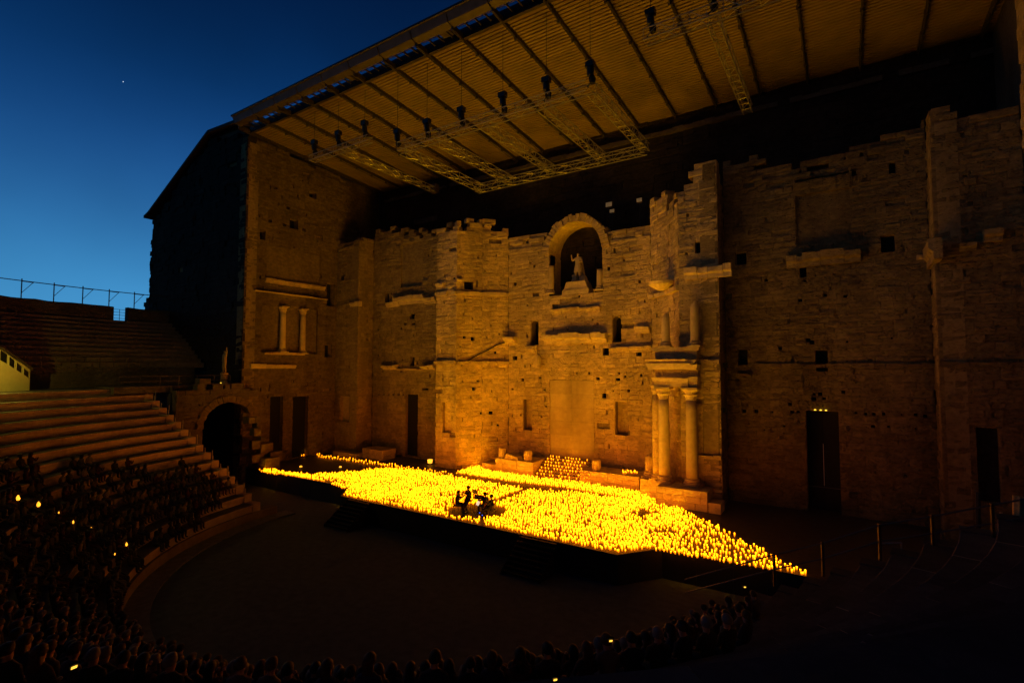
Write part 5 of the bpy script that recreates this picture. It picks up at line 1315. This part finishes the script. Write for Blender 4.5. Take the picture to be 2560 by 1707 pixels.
patch = lambda q: max(.3, min(1., .88+.95*mnoise.noise(Vector((q[0]*.42, q[1]*.5, 3.1)))))
SPC = .228
edge = .16
main = gp((772, 1190), (860, 1183), (950, 1175), (1010, 1173), (1090, 1186), (1135, 1195), (1325, 1226), (1500, 1240), (1690, 1266), (1738, 1290))+gp((1690, 1372))+[(-9.9-.3, 32.2), (-11.9, 29.75+edge), (-37.2, 29.75+edge), (-39.1, 32.3+edge)]
field(main, SPC, .97, (circ, path), .33, patch)
field(gp((690, 1184), (700, 1180), (772, 1188), (860, 1224))+[(-39.2, 32.3+edge)], .24, .9)
field(gp((1140, 1184), (1190, 1168), (1232, 1180), (1330, 1194), (1350, 1197), (1455, 1210), (1600, 1232), (1640, 1252), (1655, 1262), (1560, 1246), (1420, 1222), (1300, 1208)), SPC, .97, (), .33)
field(gp((1738, 1290), (2028, 1441), (1690, 1374)), .36, .85, (), .4)
field(gp((1640, 1368), (1740, 1386), (2010, 1437), (2020, 1441), (1640, 1378)), .24, .9)
field(gp((655, 1180), (665, 1170), (700, 1180), (690, 1186)), .26, .9)
for (u0, v0, u1, v1, n) in ((728, 1139, 765, 1140, 7), (770, 1136, 1110, 1184, 58), (795, 1143, 1010, 1172, 30), (690, 1187, 775, 1192, 12), (650, 1178, 690, 1187, 9), (1110, 1183, 1135, 1188, 5)):
    for i in range(n):
        f = (i+random.uniform(-.3, .3))/n; q = at_z(u0+(u1-u0)*f, v0+(v1-v0)*f+random.uniform(-2, 2), HS); CAND.append((q.x, q.y, HS+.004))
for i, (y0, z1) in enumerate(STEP):
    for k in range(13):
        if random.random() < .85: CAND.append((SX0+.3+(SX1-SX0-.6)*(k+random.uniform(.2, .8))/13, y0+.16, z1+.008))
for i in range(14):
    q = at_z(1556+38*i/14+random.uniform(-2, 2), 1182+random.uniform(-5, 4), 3.1); CAND.append((q.x, max(q.y, 45.75), 3.10))
CAND = [c for c in CAND if not (-31.85 < c[0] < -15.9 and c[1] > 45.38 and c[2] < 2.0) and not (c[0] > -13.5 and c[0] < -8.2 and c[1] > 41.75 and c[2] < 2)]
CAND.sort(key=lambda c: (Vector(c)-CAM).length)
print('CANDLES', len(CAND))
NEAR = 300
for c in CAND[:NEAR]:
    o = link('candle', random.choice(CM), None, c, random.uniform(0, 6)); s_ = random.uniform(.9, 1.15); o.scale = (1, 1, s_)
    tag(o, 'short glowing yellow pillar candle near the front right edge of the stage', 'candle', 'candles near the right front edge of the stage')
bigv = []; bigf = []; mi = []; tt = []; nb_ = 0
V_ = [(np.array(g[0]), [list(f) for f in g[1]+g[2]+g[4]], [0]*len(g[1])+[1]*len(g[2])+[2]*len(g[4]), g[3]) for g in VAR]
for c in CAND[NEAR:]:
    v, f, m_, t = V_[random.randrange(len(V_)) if c[2] < 1.9 else 1]; s_ = random.uniform(.85, 1.2); a = random.uniform(0, 6)
    w = v.copy(); w[:, 2] *= s_; x = w[:, 0]*math.cos(a)-w[:, 1]*math.sin(a); y = w[:, 0]*math.sin(a)+w[:, 1]*math.cos(a); w[:, 0] = x; w[:, 1] = y
    bigv.append(w+np.array(c)); bigf.extend([[i+nb_ for i in q] for q in f]); mi.extend(m_); tt.extend(t); nb_ += len(v)
me = bpy.data.meshes.new('candle_field'); me.from_pydata(np.vstack(bigv).tolist(), [], bigf)
for m_ in ('candle_wax', 'candle_uplight', 'candle_baffle'): me.materials.append(M[m_])
me.polygons.foreach_set('material_index', mi); at_ = me.attributes.new('height01', 'FLOAT', 'POINT'); at_.data.foreach_set('value', tt)
tag(link('candle_field', me), 'thousands of glowing candles covering the stage floor', 'candles', kind='stuff')
